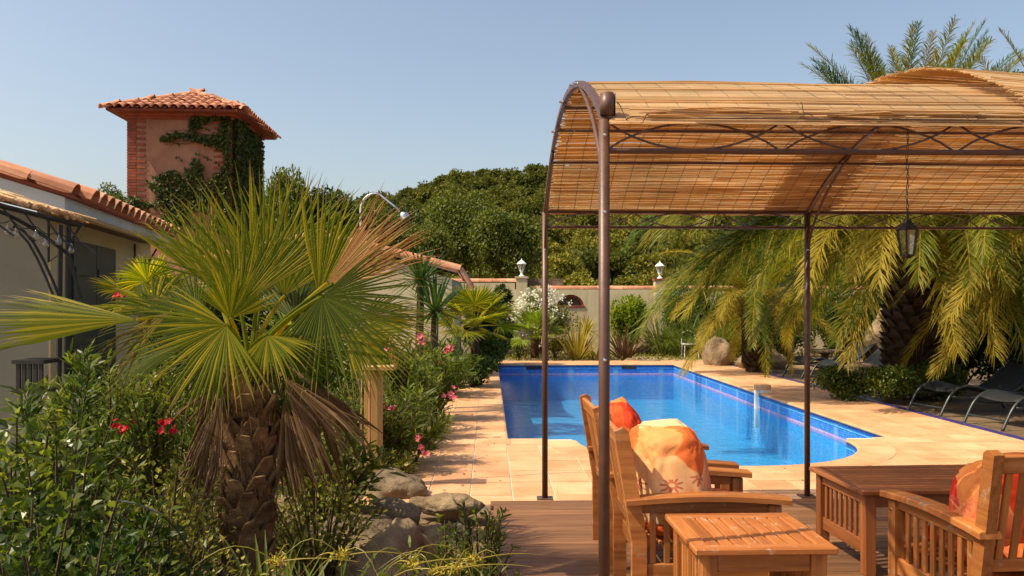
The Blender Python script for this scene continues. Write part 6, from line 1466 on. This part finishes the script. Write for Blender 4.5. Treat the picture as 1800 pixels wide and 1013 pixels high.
SS('variegated small-leaved bush left of the palm trunk', 285, 770, 3.9, .42, 44, 56, .042, .02, 'small', long=False)
SS('variegated small-leaved bush at the bottom left of the palm', 300, 880, 3.2, .30, 36, 50, .036, .018, 'small', long=False)
SS('dark leafy plant at the very bottom left', 120, 900, 2.5, .28, 22, 44, .07, .032, 'deep', long=False)
SS('dark leafy plant at the bottom beside the variegated bush', 230, 930, 2.7, .24, 20, 40, .06, .028, 'broad', long=False)
SS('pale variegated plant under the palm skirt', 560, 790, 4.6, .35, 30, 44, .05, .022, 'small', long=False)
SS('green shrub in the shade right of the palm trunk', 560, 700, 5.6, .45, 24, 50, .12, .026, 'oleander')
SS('fresh green willow-leaved shrub in front of the boulders', 845, 850, 4.25, .20, 20, 50, .045, .012, 'broad', lo=.15, spread=.03)
SS('trailing green plant over the boulder by the deck', 790, 900, 3.9, .22, 24, 46, .04, .014, 'oleander', spread=.03)
SS('leafy sprig at the bottom beside the deck boards', 880, 965, 3.4, .14, 12, 30, .06, .025, 'broad', long=False)
SS('low plant at the bottom below the boulders', 700, 935, 3.1, .2, 18, 34, .05, .014, 'oleander')
for i_, (pxx, Y, L) in enumerate(((470, 3.5, .5), (520, 3.3, .42), (420, 3.2, .42), (570, 3.6, .38), (380, 3.4, .4), (610, 3.2, .3))):
    blades('iris_clump', ['tallest strap-leaved iris clump right below the fan palm trunk', 'strap-leaved iris clump right of the tallest one', 'strap-leaved iris clump just left of the fan palm trunk', 'strap-leaved iris clump beside the pale variegated plant', 'leftmost strap-leaved iris clump near the variegated bush', 'smallest iris clump left of the bottom boulder'][i_], 'plant', (gx(pxx, Y), Y, -.02), 26, L, .028, 'grassb', (4, 42), .45, group='iris clumps at the foot of the fan palm', rb=.07)
# nutsedge with yellow heads along the bottom
for i_, (pxx, pyy, Y) in enumerate(((485, 988, 2.75), (600, 978, 2.7), (725, 992, 2.75), (800, 1000, 2.8), (770, 1004, 2.85), (830, 985, 2.9))):
    c = px(pxx, pyy, Y); t_ = thing('yellow_sedge', ['yellow-headed sedge leftmost along the bottom, below the palm trunk', 'yellow-headed sedge in front of the bottom boulder', 'yellow-headed sedge just right of the bottom boulder', 'yellow-headed sedge fourth from the left at the bottom edge', 'low yellow-headed sedge between two others at the bottom edge', 'rightmost yellow-headed sedge, nearest the deck'][i_], 'plant', (c.x, c.y, -.02), 0, 'yellow sedges along the bottom edge')
    g = G(); addtube(g, [(c.x + .02, c.y, -.02), (c.x + .01, c.y, c.z * .5), tuple(c)], .003, 5); g.build('stem', M['grassb'], t_)
    n = 90; V, Fs = leavesg(np.array(c) + rng.normal(0, .011, (n, 3)) * [1.3, 1, .8], rng.normal(0, 1, (n, 3)) + [0, 0, .6], sph(n), .013, .006, .1); g = G(); g.add(V, Fs); g.build('flower_head', M['yellowf'], t_)
    g = G()
    for q_ in range(6):
        a = q_ * 1.05 + rnd(0, .5); L = rnd(.12, .3); P = [np.array(c) + np.array([math.cos(a) * L * s, math.sin(a) * L * s * .6, .06 * math.sin(PI * s) * (1 if q_ % 2 else .2) - .05 * s * s * (q_ % 3)]) for s in np.linspace(0, 1, 7)]; addtube(g, P, np.linspace(.0026, .0008, 7), 4)
    g.build('bract', M['phormium'], t_)
# a black irrigation hose looping through the bed
ho = tag(G().add(*tubeg([px(205, 880, 3.0), px(240, 885, 2.95), px(285, 905, 2.95), px(310, 930, 3.0), px(330, 960, 3.05)], .0035, 6)).build('garden_hose', M['lounger_frame']), 'thin black hose showing between the shrubs at the lower left', 'hose')
# low ground cover and leaf litter of the bed
n = 15000; X = rnd(-6.5, -.85, n); Yy = 2.2 + rng.random(n) ** 1.3 * 15; Zg = ground_z(X, Yy); P = np.stack([X, Yy, Zg + rng.random(n) * .10], 1); V, Fs = leavesg(P, rng.normal(0, 1, (n, 3)) + [0, 0, .8], sph(n) + [0, 0, 1], rnd(.03, .08, n), rnd(.012, .03, n), .15)
g = G(); g.add(V, Fs); tag(g.build('ground_cover', M['oleander']), 'low leafy ground cover over the left bed', 'ground cover', kind='stuff')
n = 5000; X = rnd(-1.3, 5, n); Yy = rnd(22.0, 25.5, n); P = np.stack([X, Yy, -.13 + rng.random(n) * .12], 1); V, Fs = leavesg(P, rng.normal(0, 1, (n, 3)) + [0, 0, 1], sph(n), rnd(.04, .10, n), rnd(.015, .03, n), .15)
ok = G(); ok.add(V, Fs); tag(ok.build('ground_cover', M['small']), 'sparse low greenery at the foot of the far planting', 'ground cover', kind='stuff')

# fallen leaves on the paving and the boards
n = 90; X = np.concatenate([rnd(-.9, .0, 45), rnd(-.1, 3.2, 45)]); Yy = np.concatenate([rnd(6.6, 18, 45), rnd(3.6, 9.0, 45)])
ok_ = ~((Yy > 7.7) & (X > .0)); X, Yy = X[ok_], Yy[ok_]; n = len(X); Zl = np.where(Yy < 6.25, .004, PZ + .004)
V, Fs = leavesg(np.stack([X, Yy, Zl], 1), np.c_[rng.normal(0, 1, (n, 2)), np.full(n, .05)], np.c_[rng.normal(0, .1, (n, 2)), np.ones(n)], rnd(.03, .075, n), rnd(.008, .02, n), .25)
g = G(); g.add(V, Fs); tag(g.build('fallen_leaves', M['fan_dead']), 'dry leaves scattered on the tiles and deck boards', 'leaves', kind='stuff')
